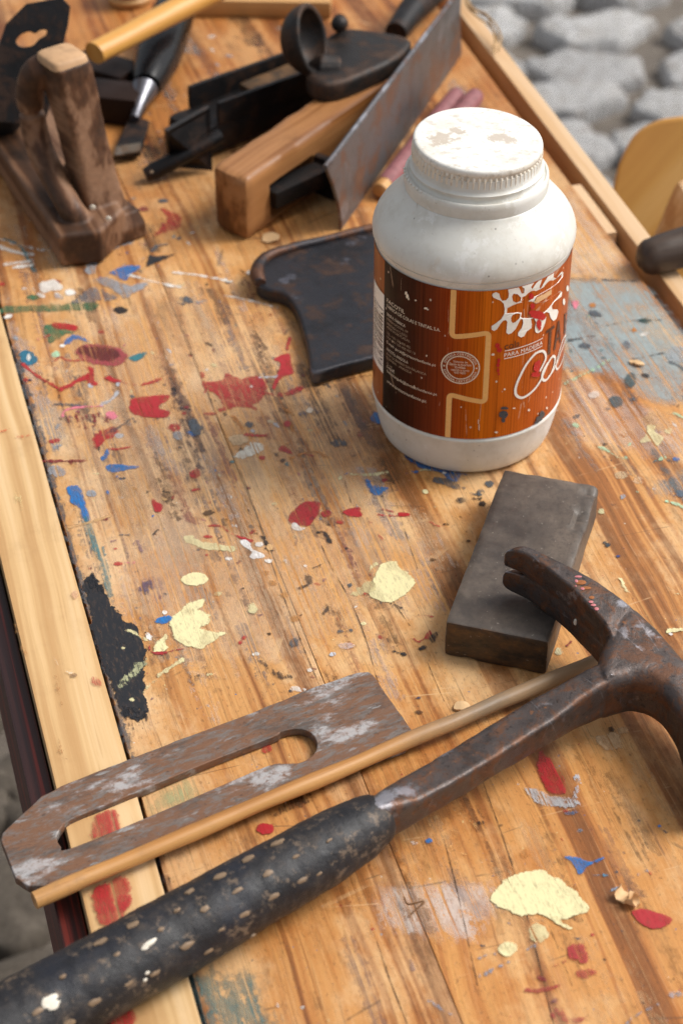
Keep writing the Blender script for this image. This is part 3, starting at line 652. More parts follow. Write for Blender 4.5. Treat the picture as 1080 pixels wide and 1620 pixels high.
mark('l', [(237,1023),(240,1032),(254,1034),(290,1027)], (.32,.02,.025), .0006, .05, 1, 3); mark('e', (386,1011,5,3,-40), RED); mark('e', (381,1018,4,3), RED); mark('p', [(245,985),(262,976),(272,978),(265,987)], BLUE, .0012, .2); mark('e', (222,978,2.5,2.5), BLUE, .0003); mark('e', (261,970,3,2.5), WHITE, .0003)
mark('e', (232,930,13,10), (.10,.08,.13), .003, .45, .8); mark('e', (222,930,14,16), (.2,.1,.16), .004, .65, .6); mark('e', (225,865,14,9), (.22,.13,.17), .004, .6, .6)
Fk = 3.176
mark('p', sc_([(600,180),(650,110),(720,90),(735,125),(790,165),(812,210),(760,260),(690,298),(640,285),(595,270),(590,240),(615,210)], 400,860,Fk), CREAM, .0009, -.3, 1.7); mark('p', sc_([(490,260),(540,210),(580,180),(610,200),(600,240),(540,260)], 400,860,Fk), (.66,.57,.30), .0014, .3, .9); mark('l', [(583,908),(588,898),(594,893)], CREAM, .0006, .1, 1, 5); mark('e', (585,910,3.4,2.4), RED, .0003); mark('e', (577,940,2.6,2), RED, .0003)
mark('l', [(496,899),(504,896),(513,891)], BLACK, .0009, .2, 1, 4); mark('p', [(483,912),(490,910),(495,921),(490,926),(484,920)], BLACK, .0012, .3); mark('l', [(476,930),(486,927)], BLACK, .0008, .2, 1, 3); mark('l', [(511,972),(516,966),(519,960)], BLACK, .0009, .15, 1, 4); mark('e', (548,1000,16,6), SLATE, .002, .5); mark('e', (465,1018,9,8), SLATE, .002, .3, .8); mark('p', [(404,1042),(414,1046),(440,1062),(472,1071),(440,1076),(424,1062)], BLACK, .0022, .35, .9); mark('e', (555,927,5,4), SLATE, .001, .3); mark('l', [(580,944),(605,955),(640,966),(662,974)], SLATE, .0014, .5, .8, 4); mark('l', [(620,956),(634,962)], BLACK, .001, .3, .9, 4)
mark('e', (526,1036,7,4,-15), LGREY, .0004); mark('e', (549,1022,14,5), (.62,.50,.46), .001, .1, .6); mark('e', (472,1091,13,4,8), WHITE, .0008, .1, .75); mark('e', (404,1036,7,3), WHITE, .0007); mark('e', (527,1013,3,2), CREAM, .0003); mark('e', (575,988,3,2), CREAM, .0003); mark('e', (490,1061,3,2), WHITE, .0003); mark('e', (483,896,3.4,2.6), WHITE, .0003)
mark('l', [(668,974),(684,977)], RED, .0012, .25, .9, 5); mark('l', [(654,1012),(662,1016),(672,1010),(680,1002)], RED, .001, .05, 1, 6); mark('l', [(689,1002),(684,1014)], BLACK, .0012, .15, 1, 6); mark('e', (668,1026,7,4,-25), BLACK, .0009, .1); mark('l', [(621,1031),(640,1036)], BLACK, .0006, .4, 1, 3); mark('e', (661,1105,5,2.4), (.02,.03,.07), .0003); mark('e', (605,1096,2.5,4.5), RED, .0003)
mark('e', (685,887,6,3.6), (.07,.03,.01), .0006); mark('e', (663,1128,6,4.5), (.06,.025,.01), .0008, .1); mark('e', (447,729,5,4), (.06,.03,.012), .0006)
for (x, y, r) in ((432,923,9),(450,942,7),(467,980,9),(420,907,8)): mark('e', (x, y, r, r*.7), (.46,.21,.06), .001, .25, .8)
mark('p', sc_([(455,310),(550,350),(650,385),(720,400),(860,430),(800,440),(790,470),(740,470),(690,430),(620,410),(560,390)], 520,640,3.857), BLUE, .0014, .08); mark('p', [(584,665),(592,652),(600,660),(600,672)], BLUE, .0012, .1); mark('e', (655,748,8,4,10), BLUE, .001, .2); mark('e', (643,750,5,2), BLUE, .001, .3)
mark('p', [(684,763),(690,755),(717,762),(728,772),(719,774),(700,767)], SLATE, .001, .2); mark('e', (730,793,9,5), (.03,.032,.037), .0008); mark('e', (760,779,8,7), SLATE, .0012, .35); mark('e', (774,767,8,6), SLATE, .0014, .4); mark('l', [(733,772),(742,780),(752,783)], SLATE, .0012, .3, 1, 5); mark('e', (762,798,6,4), BLACK, .001, .2); mark('l', [(748,790),(758,790)], BLACK, .0008, .2, 1, 4)
mark('e', (673,779,6,4.6), CREAM, .0004); mark('e', (701,749,5,3.4), WHITE, .0004); mark('e', (719,747,5,2.6), CREAM, .0004); mark('l', [(665,745),(690,744)], CREAM, .0008, .2, .9, 4); mark('l', [(679,827),(693,834)], RED, .0006, .05, 1, 4); mark('e', (740,857,4,2), BLACK)
# right side
K = lambda x, y: (900+x/4.05, 420+y/4.05)
mark('p', [(904,478),(914,478),(911,489),(908,489)], PINK, .0006); mark('e', (937,484,6,4), AMBER, .0008, 0, .9); mark('e', (941,497,11,4.5,10), SLATE, .0014, .15, .9); mark('e', (1021,508,10,3.6), (.02,.06,.05), .0012, .15); mark('e', (1003,523,6,4), AMBER, .0008, 0, .9); mark('e', (925,548,10,5), SLATE, .0014, .35); mark('e', (990,547,8,9), (.11,.15,.19), .001, .05, .85)
mark('p', [(986,602),(998,590),(1006,598),(1002,612),(992,614)], (.05,.085,.09), .001, .06); mark('e', (973,637,12,10), (.06,.09,.10), .0009, .02); mark('e', (961,648,5,3), (.12,.14,.16)); mark('e', (1021,595,6,3,15), BLACK); mark('e', (1000,633,4,3), SLATE); mark('e', (1072,561,20,14), (.40,.44,.47), .001, .05, .5); mark('l', [(1062,574),(1074,580),(1084,588)], SLATE, .001, .1, .6, 6)
mark('l', [(896,606),(916,596),(940,584),(968,568)], MINT, .0012, .38, .95, 6); mark('e', (910,674,7,3.6,25), MINT, .0008, .1, .9); mark('l', [(947,708),(960,714),(976,725)], MINT, .0007, .1, .95, 5); mark('e', (1046,727,9,3.6,-20), MINT, .0007, .1, .95)
mark('p', sc_([(455,1140),(490,1090),(500,1030),(550,1035),(540,1070),(605,1110),(555,1165),(520,1130)], 900,420,4.05), CREAM, .001, .1); mark('e', (1056,683,6,6), CREAM, .001, .3, .8); mark('e', (1042,665,24,16), (.62,.38,.16), .003, .3, .6); mark('e', (1069,727,7,4), BLUE, .0008); mark('e', (981,752,11,7), (.66,.54,.33), .0008, .05, .75); mark('e', (1008,762,9,6), (.62,.46,.30), .0015, .15, .7); mark('e', (937,626,10,6), (.68,.58,.5), .0006, 0, .85)
mark('l', [(1064,796),(1072,800),(1084,806)], MINT, .0006, .12, .95, 6); mark('e', (1054,794,4,2.4), MINT); mark('l', [(1068,655),(1082,664)], MINT, .0008, .1, .9, 5); mark('e', (984,787,6,3,-30), GREY, .0008, .2, .8); mark('e', (1074,782,10,6), (.10,.13,.17), .0014, .25, .8)
mark('e', (961,863,4.5,2.6,-35), (.02,.04,.05), .0004); mark('e', (956,859,3,2), (.02,.04,.05), .0004); mark('l', [(981,917),(985,926),(991,937)], CREAM, .0005, .03, 1, 5.5); mark('l', [(1067,940),(1084,942)], CREAM, .0005, .03, 1, 4.5); mark('l', [(1056,1000),(1084,997)], CREAM, .0007, .1, 1, 6); mark('e', (1060,1004,3.4,2.2), (.82,.8,.76), .0003); mark('e', (977,881,2,1.6), (.03,.05,.16), .0002); mark('e', (986,869,1.8,1.5), (.03,.05,.16), .0002); mark('e', (950,810,6,5), (.62,.60,.34), .001, .2, .8); mark('e', (883,1032,6,7), (.55,.52,.32), .001, .15, .8); mark('l', [(896,1022),(903,1016)], DRED, .0005, .1, 1, 2.5)
# near side
Q = 2.25
mark('p', sc_([(505,215),(560,225),(620,250),(715,265),(700,290),(600,285),(545,265)], 600,1150,Q), (.46,.48,.50), .0018, .3, .9); mark('l', [(910,1226),(914,1240),(910,1262)], LGREY, .0012, .3, .9, 7)
mark('p', sc_([(570,85),(588,110),(610,120),(650,180),(655,235),(620,240),(590,220),(565,150)], 600,1150,Q), (.36,.014,.02), .0016, .1); mark('p', sc_([(655,465),(700,465),(740,480),(795,465),(790,480),(740,500),(720,530),(700,525),(685,485)], 600,1150,Q), BLUE, .001, .1); mark('e', (947,1386,16,4), (.06,.2,.3), .0014, .4, .8); mark('e', (679,1331,6,4.5), BLUE, .0006); mark('l', [(893,1288),(911,1287)], (.06,.12,.22), .0007, .1, .9, 4); mark('e', (1042,1308,3,2), BLUE); mark('e', (1046,1287,2.4,2), BLUE)
mark('p', sc_([(395,610),(430,560),(500,520),(580,515),(620,535),(680,580),(745,635),(740,660),(690,675),(620,690),(560,665),(500,670),(440,645)], 600,1150,Q), CREAM, .001, -.3, 1.7); mark('e', (850,1477,16,15), CREAM, .0012, .06, .95); mark('e', (803,1503,17,13), CREAM, .0012, .03, .95); mark('l', [(876,1455),(890,1465),(900,1470)], CREAM, .001, .08, 1, 8)
mark('p', sc_([(900,660),(960,655),(1040,690),(980,720),(930,705)], 600,1150,Q), (.38,.02,.026), .0009, .03); mark('p', sc_([(660,785),(725,780),(740,840),(680,830)], 600,1150,Q), (.36,.03,.035), .0016, .15, .95); mark('e', (927,1541,18,8,-5), (.36,.03,.035), .0012, .1, .95); mark('l', [(833,1568),(850,1568),(884,1561)], (.33,.03,.03), .001, .15, .95, 7); mark('e', (857,1550,10,5,25), DRED, .0014, .3); mark('l', [(876,1530),(892,1522)], (.33,.03,.03), .0012, .35, .9, 6); mark('p', [(872,1600),(892,1600),(905,1612),(935,1604),(920,1618),(880,1618)], (.33,.03,.04), .002, .3, .9); mark('e', (875,1585,9,5,-20), (.16,.05,.09), .0014, .3, .8); mark('e', (936,1480,3,2.4), RED, .0003)
for pts in ([(754,1518),(770,1512),(787,1508)], [(760,1546),(785,1532),(805,1523)], [(680,1585),(698,1598),(712,1606)], [(990,1620),(1012,1604),(1040,1590)], [(962,1412),(980,1405)], [(1010,1384),(1022,1380)], [(830,1505),(848,1494)]):
    mark('l', pts, (.22,.27,.34), .0012, .35, .8, 5)
mark('e', (1064,1575,14,7), (.35,.38,.44), .0016, .35, .75); mark('e', (652,1527,5,12), (.14,.13,.17), .0012, .35, .7); mark('e', (760,1303,5,3), BLACK, .0008, .2); mark('e', (792,1307,5,3), BLACK, .0008, .2); mark('e', (968,1155,9,6), DIRT, .0014, .3, .8); mark('e', (830,1352,7,8), AMBER, .0015, .1, .8)
mark('p', [(945,1170),(975,1160),(980,1185),(958,1188)], (.68,.46,.26), .0018, .2, .9); mark('e', (982,1157,12,6), (.66,.44,.24), .0016, .3, .8)
for k in range(16):
    x, y = 672+k*4.2 + random.uniform(-12,12), 1290+k*5.5 + random.uniform(-8,8)
    if k % 2: x, y = 690+k*4, 1262+k*3
    mark('e', (x, y, random.uniform(3,6), random.uniform(2,3.4), random.uniform(0,60)), (.66,.36,.13), .0008, .15, .75)
mark('e', (419,1313,14,9), RED, .001, .1); mark('e', (422,1187,11,7,-20), RED, .0009); wash([(235,1270),(300,1232),(312,1255),(290,1275),(240,1285)], (.38,.40,.20), .65, .002, .3)
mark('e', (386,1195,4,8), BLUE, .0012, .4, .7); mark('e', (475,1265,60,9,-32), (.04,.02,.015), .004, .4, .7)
# on the pale strip
ZS = .0025
mark('p', [(144,1327),(153,1294),(183,1284),(189,1303),(182,1318)], RED, .0018, .15, 1, 6, ZS); mark('p', [(144,1412),(196,1390),(204,1443),(171,1466),(150,1437)], RED, .0024, .25, 1, 6, ZS); mark('p', [(178,1602),(208,1588),(212,1640),(182,1640)], RED, .002, .15, 1, 6, ZS)
mark('p', [(143,1075),(150,1072),(163,1083),(160,1087),(148,1083)], RED, .0012, .2, 1, 6, ZS); mark('l', [(0,684),(16,680)], (.6,.1,.03), .001, .35, .9, 5, ZS); mark('l', [(28,692),(52,690)], (.6,.1,.03), .001, .45, .9, 6, ZS); mark('e', (119,943,6,7), (.62,.36,.22), .0008, 0, .7, 6, ZS); mark('e', (118,1070,5,3), (.2,.11,.06), .0006, 0, .9, 6, ZS)
mark('l', [(86,1040),(96,1058),(112,1066)], (.74,.62,.46), .0005, .1, .9, 2, ZS); mark('l', [(90,1072),(94,1100),(98,1116)], (.38,.17,.05), .0012, .3, .8, 4, ZS); mark('l', [(94,1170),(101,1200)], (.38,.17,.05), .0012, .35, .8, 4, ZS); mark('l', [(25,990),(33,1020),(40,1035)], (.42,.2,.07), .001, .3, .8, 4, ZS); mark('e', (30,790,8,22,-15), (.66,.55,.26), .0016, .6, .7, 6, ZS)

o = part('rubbed_smudges', SMUDGE, M_PAINT, bench, smooth=False); o['kind'] = 'stuff'
o = part('paint_specks', SPECKS, M_PAINT, bench, smooth=False); o['kind'] = 'stuff'
# ------------------------------------------------------------------ the cobbled ground
ZG = -.75
t = NT('earth_joints')
n = t.noise(scale=16, detail=9, rough=.72)
M_EARTH = t.done(t.ramp(n, [(.3,(.07,.058,.048)), (.55,(.16,.135,.11)), (.75,(.26,.225,.185))]), .9, 0, t.bump(n, .6, .01))
t = NT('grey_cobble')
oi = t.n.new('ShaderNodeObjectInfo')
n = t.noise(scale=28, detail=9, rough=.7); n2 = t.noise(t.vmap((1,1,1),(5,1,2)), 9, 5)
c = t.ramp(n, [(.30,(.24,.235,.23)), (.46,(.44,.435,.43)), (.60,(.62,.615,.61))])
c = t.mix(t.sm(n2, .45, .7), c, (.34,.31,.28))
c = t.mix(t.math('MULTIPLY', t.sm(t.noise(scale=22, detail=4, rough=.6), .52, .66), .5), c, (.22,.205,.19))
c = t.mix(t.math('MULTIPLY', oi.outputs['Random'], .35), c, (.25,.24,.24))
M_COB = t.done(c, .85, 0, t.bump(t.noise(scale=24, detail=4, rough=.6), .8, .012))
g = G(); g.add([(-30,-30,ZG),(30,-30,ZG),(30,60,ZG),(-30,60,ZG)], [[0,1,2,3]])
ground = part('ground', g, M_EARTH, None, world=False); ground['kind'] = 'structure'
def stone_mesh(seed):
    rnd = random.Random(seed); K = 24; rings = []
    ph = [rnd.uniform(0, 6.28) for _ in range(3)]
    base = []
    nc = rnd.choice((5,6,6,7)); ca = [2*math.pi*(i_+rnd.uniform(-.28,.28))/nc for i_ in range(nc)]; cr = [rnd.uniform(.92,1.16) for _ in ca]
    cp = [(r_*math.cos(a_), r_*math.sin(a_)) for a_, r_ in zip(ca, cr)]; sm_ = []
    for i_ in range(nc):
        (x0,y0),(x1,y1) = cp[i_], cp[(i_+1) % nc]; sm_ += [(x0+(x1-x0)*t_, y0+(y1-y0)*t_) for t_ in (.08,.3,.55,.8,.94)]
    base = [(x_*1.08, y_*1.08) for x_, y_ in sm_]; K = len(base)
    for k in range(0):
        a = 2*math.pi*k/K
        r = 1/((abs(math.cos(a))**5 + abs(math.sin(a))**5)**(1/5))
        r *= 1 + .08*math.sin(2*a+ph[0]) + .10*math.sin(3*a+ph[1]) + .06*math.sin(5*a+ph[2])
        base.append((r*math.cos(a), r*math.sin(a)))
    for (k, z) in ((.97,-.02),(1.0,.012),(.965,.023),(.88,.027),(.5,.027)):
        rings.append([Vector((x*k*.5, y*k*.5, z + (.011*mn.noise(Vector((x*k*2.6+seed, y*k*2.6, 0))) if z > 0 else 0))) for x, y in base])
    g = G(); g.loft(rings)
    me = bpy.data.meshes.new('cobblestone'); me.from_pydata([tuple(q) for q in g.v], [], g.f); me.shade_smooth(); me.materials.append(M_COB); return me
SM = [stone_mesh(i) for i in range(10)]
rnd = random.Random(3)
def cobble(x, y, sx, sy, rz):
    o = bpy.data.objects.new('cobblestone', rnd.choice(SM)); C.objects.link(o); o.parent = ground
    o.location = (x, y, ZG + rnd.uniform(-.006,.006)); o.scale = (sx, sy, rnd.uniform(.9,1.3)); o.rotation_euler = (rnd.uniform(-.06,.06), rnd.uniform(-.06,.06), rz)
def in_view(x, y, m=60):
    q = Vector((x, y, ZG)) - CAMP; wv = q.y*CP - q.z*SP; yu = q.y*SP + q.z*CP
    px, py = 540+FPX*q.x/wv, 810-FPX*yu/wv
    return (px > 690 and px < 1080+m and py > -m and py < 560) or False
M_COBD = plain('shaded_cobble', (.12,.098,.075), .85, 0, .7, 26)  # darker cobble copy: the bench's shade is put into its colour
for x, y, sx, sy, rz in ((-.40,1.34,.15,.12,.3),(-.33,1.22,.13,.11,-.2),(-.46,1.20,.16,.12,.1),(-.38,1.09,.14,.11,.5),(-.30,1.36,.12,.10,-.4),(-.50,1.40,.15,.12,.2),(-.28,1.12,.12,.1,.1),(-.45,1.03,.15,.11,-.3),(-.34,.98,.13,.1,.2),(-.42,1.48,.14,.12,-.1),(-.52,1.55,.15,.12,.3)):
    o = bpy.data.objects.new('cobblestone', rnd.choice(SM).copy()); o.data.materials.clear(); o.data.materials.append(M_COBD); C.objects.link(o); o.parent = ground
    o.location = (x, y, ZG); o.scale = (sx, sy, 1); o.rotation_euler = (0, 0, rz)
row = 0; y = 1.0
while y < 3.4:
    x = -.9 + (row % 2)*.075
    while x < 1.1:
        wd = rnd.uniform(.135, .215)
        if in_view(x+wd/2, y): cobble(x+wd/2, y+rnd.uniform(-.012,.012), wd-.004, rnd.uniform(.112,.134), rnd.uniform(-.42,.42))
        x += wd
    y += .128; row += 1

# ------------------------------------------------------------------ sharpening stone
M_STONE = None
t = NT('oily_whetstone')
n = t.noise(scale=70, detail=9, rough=.7); n2 = t.noise(t.vmap((1,1,1),(3,3,1)), 22, 6, .65)
c = t.ramp(n2, [(.36,(.040,.032,.027)), (.5,(.085,.066,.052)), (.66,(.15,.115,.088))])
X = t.sep()
fr = t.sm(X[0], -.0655, -.0672)          # the worn end face is brown with use
br = t.ramp(t.noise(t.vmap((1,1.2,2.2)), 60, 8, .7), [(.38,(.012,.009,.007)), (.55,(.07,.035,.014)), (.75,(.16,.075,.02))])
c = t.mix(fr, c, br)
c = t.mix(t.math('MULTIPLY', t.sm(t.noise(scale=300, detail=8, rough=.75), .45, .70), .55), c, (.030,.024,.020))
c = t.mix(t.math('MULTIPLY', t.sm(t.noise(scale=420, detail=3), .66, .74), .5), c, (.30,.26,.22))
d, _ = t.voro(t.vmap((9, 60, 1), rot=(0,0,.6)), 1, 1, 'DISTANCE_TO_EDGE')
M_STONE = t.done(c, t.ramp(n2, [(.3,.42), (.7,.6)]), 0, t.bump(n, .3, .0008), .5)
a0, a1 = P(703,985,.023), P(797,743,.023); b0, b1 = P(868,1018,.023), P(947,767,.023)
ax = ((a1-a0)+(b1-b0)); ang = math.atan2(ax.y, ax.x); ctr = (a0+a1+b0+b1)/4
M = Matrix.Translation((ctr.x, ctr.y, .0118)) @ Matrix.Rotation(ang, 4, 'Z')
g = G(); g.rbox((.1345,.0545,.0232), (54,24,10), .0017, M, .00035, 60, 2, 1.6)
for q in g.v:                              # the chips along its right edge
    l = M.inverted() @ q
    if l.z > .009: q.z -= .0008*max(0, 1-(l.x/.06)**2)*max(0, 1-(l.y/.026)**2)
    for (cx, cr) in ((.037,.009), (.029,.005), (.06,.005)):
        dd = math.hypot(l.x-cx, (l.z-.0115)*1.0)
        if l.y < -.020 and dd < cr and l.z > 0: q.z -= (cr-dd)*.45; 
solo('whetstone', g, M_STONE, 'dark brown rectangular sharpening stone lying under the claw of the hammer', 'whetstone', (ctr.x, ctr.y, 0), ang)

# ------------------------------------------------------------------ slotted plane iron
M_RUSTY = iron('rusty_plane_iron', (.165,.135,.118), (.175,.082,.042), (.30,.285,.275), .66, .26, .52, 150, .6, .25, (.6,2.0,1), .50)
zt = .0052
out = [(66,1260),(98,1243),(150,1222),(290,1168),(400,1127),(500,1086),(565,1064),(582,1063),(590,1068),(622,1115),(657,1163),(640,1182),(560,1213),(450,1258),(300,1318),(180,1368),(120,1394),(96,1401),(45,1402),(24,1388),(2,1330),(4,1318)]
ow = [P2(x, y, zt) for x, y in out]
ow2 = []
for i in range(len(ow)):                     # slightly uneven edge
    a, b = Vector(ow[i]), Vector(ow[(i+1) % len(ow)]); m = max(1, int((b-a).length/.004))
    for j in range(m):
        q = a.lerp(b, j/m); q += Vector((mn.noise(Vector((q.x*120,q.y*120,0))), mn.noise(Vector((q.x*120,q.y*120,5)))))*.0004; ow2.append(q)
hole = crom([P2(x, y, zt) for x, y in [(96,1312),(112,1297),(170,1273),(230,1248),(340,1202),(432,1166),(445,1158),(470,1153),(492,1160),(501,1176),(496,1193),(476,1206),(452,1208),(425,1211),(340,1247),(240,1290),(112,1342),(96,1338),(90,1326)]], 4)
v, f = shape2d(ow2, [hole], .0048, .0006, 2)
g = G(); g.add([(q.x, q.y, q.z+zt-.0024+.0002) for q in v], f)
ic = P(330,1230,0)
solo('plane_iron', g, M_RUSTY, 'flat rusty steel plane iron with a long keyhole slot at the bench edge', 'plane iron', ic, rad(27), sharp=30)

# ------------------------------------------------------------------ dowel
M_DOWEL = wood('dowel_wood', (.24,.095,.022), (.45,.21,.060), (.60,.34,.13), 60, 14, .7, (.10,.07,.05), .45, 18, grey=(.03,.12))
z0_, z1_ = .0108, .0070
p0, p1 = P(55,1424,z0_), P(955,1040,z1_)
pth = [p0.lerp(p1, k/24) for k in range(25)]
g = G(); g.tube(pth, [.0041+.0002*math.sin(k*1.3) for k in range(25)], 14); g.wear(.0006, 45)
solo('dowel', g, M_DOWEL, 'thin round wooden dowel lying between hammer and rusty plane iron', 'dowel', (p0+p1)/2 - Vector((0,0,.009)), math.atan2(p1.y-p0.y, p1.x-p0.x))

# ------------------------------------------------------------------ claw hammer
_hl = P(950,1075,0); _sp = [Matrix.Rotation(rad(-35), 4, 'Z') @ (P(*a_)-_hl) for a_ in ((606,1278,.030),(640,1262,.030),(985,950,.050))]
M_HAM = iron('hammer_steel', (.088,.070,.064), (.125,.055,.028), (.26,.24,.25), .46, .22, .36, 90, .6, .6, edge=.9, spots=[(_sp[0].x,_sp[0].y,.010),(_sp[1].x,_sp[1].y,.007),(_sp[2].x,_sp[2].y,.005)])
t = NT('black_rubber_grip')
n = t.noise(scale=80, detail=8, rough=.7); n2 = t.noise(t.vmap((1,1,1),(2,7,2)), 26, 5)
c = t.ramp(n, [(.35,(.006,.006,.008)), (.55,(.014,.013,.015)), (.74,(.075,.055,.040))])
c = t.mix(t.math('MULTIPLY', t.sm(n2, .5, .66), .5), c, (.012,.016,.028))
c = t.mix(t.math('MULTIPLY', t.sm(t.noise(t.vmap((1,1,1),(8,8,8)), 130, 8, .76), .54, .63), .8), c, (.15,.105,.07))
M_GRIP = t.done(c, t.ramp(n, [(.3,.36), (.7,.62)]), 0, t.bump(n, .6, .0016), .4)
M_TANF = plain('tan_wear', (.22,.145,.085), .55, 0, .4, 300)
M_WHITEF = plain('white_paint_fleck', (.72,.66,.55), .5, 0, .3, 300)
M_PINKF = plain('pink_paint_fleck', (.50,.16,.17), .5, 0, .2, 300)
zc = .034
hloc = P(950,1075,0)
ham = thing('claw_hammer', 'old rusty claw hammer with a worn black grip lying across the bench front', 'hammer', (hloc.x, hloc.y, 0), rad(35))
# the hammer leans: its claw lies on the sharpening stone, the poll and the grip on the bench
_p = [(.087,.79,.0408),(.17,.66,.0200),(-.145,.53,.0200)]
_A = np.linalg.solve(np.array([[x, y, 1] for x, y, _ in _p]), np.array([z for _, _, z in _p]))
def hz_(x, y): return float(_A[0]*x+_A[1]*y+_A[2])
HN = Vector((-_A[0], -_A[1], 1.0))
def HP(px, py, h=0.0): return PP(px, py, (0, 0, _A[2]+h), HN)
# cheek with the neck of the poll; far edges are seen at their top, near edges at their foot
far = [(958,1003),(960,990),(968,976),(986,962),(1004,962),(1024,979),(1050,1004),(1082,1042),(1120,1092),(1160,1150),(1200,1215)]
near = [(1150,1280),(1098,1290),(1078,1212),(1066,1176),(1046,1146),(1022,1128),(996,1122),(972,1128),(948,1132),(936,1110)]
ck = [HP(x, y, .0115) for x, y in far] + [HP(x, y, -.0085) for x, y in near] + [HP(942,1062,.006)]
v, f = shape2d(crom([Vector((q.x, q.y, 0)) for q in ck], 5), [], .0290, .0072, 5)
g = G(); g.add([(q.x, q.y, q.z + hz_(q.x, q.y)) for q in v], f)
rings = []
for (ux, uy), (lx, ly), hz, p in (((978,1025),(1012,1108),.0138,.45),((945,1046),(985,1122),.0134,.42),((915,1062),(945,1140),.0122,.36),((880,1082),(915,1153),.0105,.32),((830,1110),(872,1178),.0086,.28),((735,1168),(790,1226),.0074,.26),((665,1210),(715,1271),.0074,.28),((620,1236),(665,1303),.0086,.36),((596,1249),(640,1320),.0105,.5),((578,1260),(622,1331),.0118,.7),((566,1268),(610,1336),.0120,.8)):
    a_, b_ = HP(ux, uy, hz*.85), HP(lx, ly, -hz*.8); a_.z = b_.z = 0; c = (a_+b_)/2; hw = (a_-b_).length/2; nrm = (a_-b_).normalized()
    c.z = hz_(c.x, c.y); ring = []
    for k in range(28):
        an = 2*math.pi*k/28; ca, sa = math.cos(an), math.sin(an)
        ring.append(c + nrm*hw*math.copysign(abs(ca)**p, ca) + Vector((0,0,1))*hz*math.copysign(abs(sa)**(p*1.1), sa))
    rings.append(ring)
g.loft(rings)
HW = .0152
outer = crom([HP(x, y, HW) for x, y in [(1034,1000),(1000,958),(960,929),(917,903),(878,883),(837,864),(816,860)]], 8, False)
inner = crom([HP(x, y, HW) for x, y in [(985,1035),(966,1006),(952,981),(926,953),(893,920),(840,881),(797,864)]], 8, False)
N = len(outer)
def prong(low):
    rings = []; sgn = -1 if low else 1
    for k in range(N):
        tt = k/(N-1); o_, i_ = outer[k].copy(), inner[k].copy(); o_.z -= HW; i_.z -= HW
        gap = .0003 + .0017*max(0, (tt-.82)/.18)**1.1
        top = HW - .0034*max(0, 1-tt/.30)**1.5; bot = gap
        if tt > .86:
            k_ = math.sqrt(max(0, 1-((tt-.86)/.1405)**2))*.62+.38; top = bot+(top-bot)*(.45+.55*k_)
        dv = o_-i_; L = dv.length; dv = dv/L if L > 1e-6 else Vector((0,1,0))
        if L < .0042: o_ = i_+dv*.0042; L = .0042
        b_ = min(.0014, L*.25); gr = .0008*min(1, tt*3); gr = min(gr, L*.6)
        prof = [(i_+dv*b_*.15, top-b_), (i_+dv*b_*.5, top-b_*.35), (i_+dv*b_*1.2, top), (o_-dv*b_, top), (o_-dv*b_*.3, top-b_*.35), (o_, top-b_), (o_, bot+b_*.5), (o_-dv*b_*.5, bot), (i_+dv*gr, bot), (i_+dv*gr*.35, bot+(top-bot)*.22), (i_, bot+(top-bot)*.45)]
        rings.append([Vector((q.x, q.y, q.z + sgn*h)) for q, h in prof])
    g.loft(rings)
prong(False); prong(True)
g = fuse(g, .00065, 1); g.wear(.00030, 120); g.wear(.0006, 30)
head = part('steel_head', g, M_HAM, ham, sharp=44)
# grip
ga = [(604,1289,.0185),(560,1316,.0185),(510,1346,.0185),(450,1381,.0185),(380,1421,.0187),(300,1467,.019),(210,1518,.0195),(120,1569,.020),(30,1620,.0205),(-60,1671,.0205)]
gp = crom([HP(x, y) for x, y, z in ga], 5, False)
rr = np.interp(np.linspace(0,1,len(gp)), [0,.02,.05,.11,.22,.4,.6,.8,.97,1], [.0106,.0118,.0131,.0149,.0163,.0173,.0182,.0190,.0196,.015])
g = G()
pth = []
for i in range(len(gp)-1):
    for j in range(4): pth.append((gp[i].lerp(gp[i+1], j/4), rr[i]+(rr[i+1]-rr[i])*j/4))
pth.append((gp[-1], rr[-1])); npt = len(pth)
g.tube([p for p, r in pth], [r for p, r in pth], 40, .97)
for q in g.v:
    d_ = mn.noise(q*40)*.0006 + mn.noise(q*140)*.0003 + mn.noise(q*330)*.00028
    ax_ = min(pth, key=lambda pr: (pr[0]-q).length_squared)[0]; q += (q-ax_).normalized()*d_
grip = part('grip', g, M_GRIP, ham, sharp=80)
g = G(); c = P(606,1288,.0185); rings = []
rnd2 = random.Random(5)
def flecks(name, mat, lst, on, sz=1.0):
    g = G()
    for (px, py, rx, ry, an) in lst:
        # where the sight line meets the grip
        d = ray(px, py); best = None
        for s_ in np.linspace(.7, 1.25, 1200):
            q = CAMP + d*s_
            for (p, r) in pth[::4]:
                if (p-q).length < r*1.0: best = (q, p); break
            if best: break
        if not best: continue
        q, p = best; nz = (q-p); axd = (gp[-1]-gp[0]).normalized(); nz -= axd*nz.dot(axd); nz.normalize()
        tx = axd; ty = nz.cross(tx)
        M = Matrix((tx, ty, nz)).transposed().to_4x4()
        cs = []; n = 12
        for (k, h) in ((1.0,-.0010),(.9,.0003),(.5,.0006)):
            ring = []
            for a in range(n):
                w_ = 2*math.pi*a/n; jit = 1+.5*mn.noise(Vector((a*.9, px*.13, py*.13)))
                ring.append(q + tx*rx*sz*1.25*k*jit*math.cos(w_) + ty*ry*sz*.85*k*jit*math.sin(w_) + nz*h)
            cs.append(ring)
        g.loft(cs)
    o = part(name, g, mat, on, root=ham); o['kind'] = 'stuff'; return o
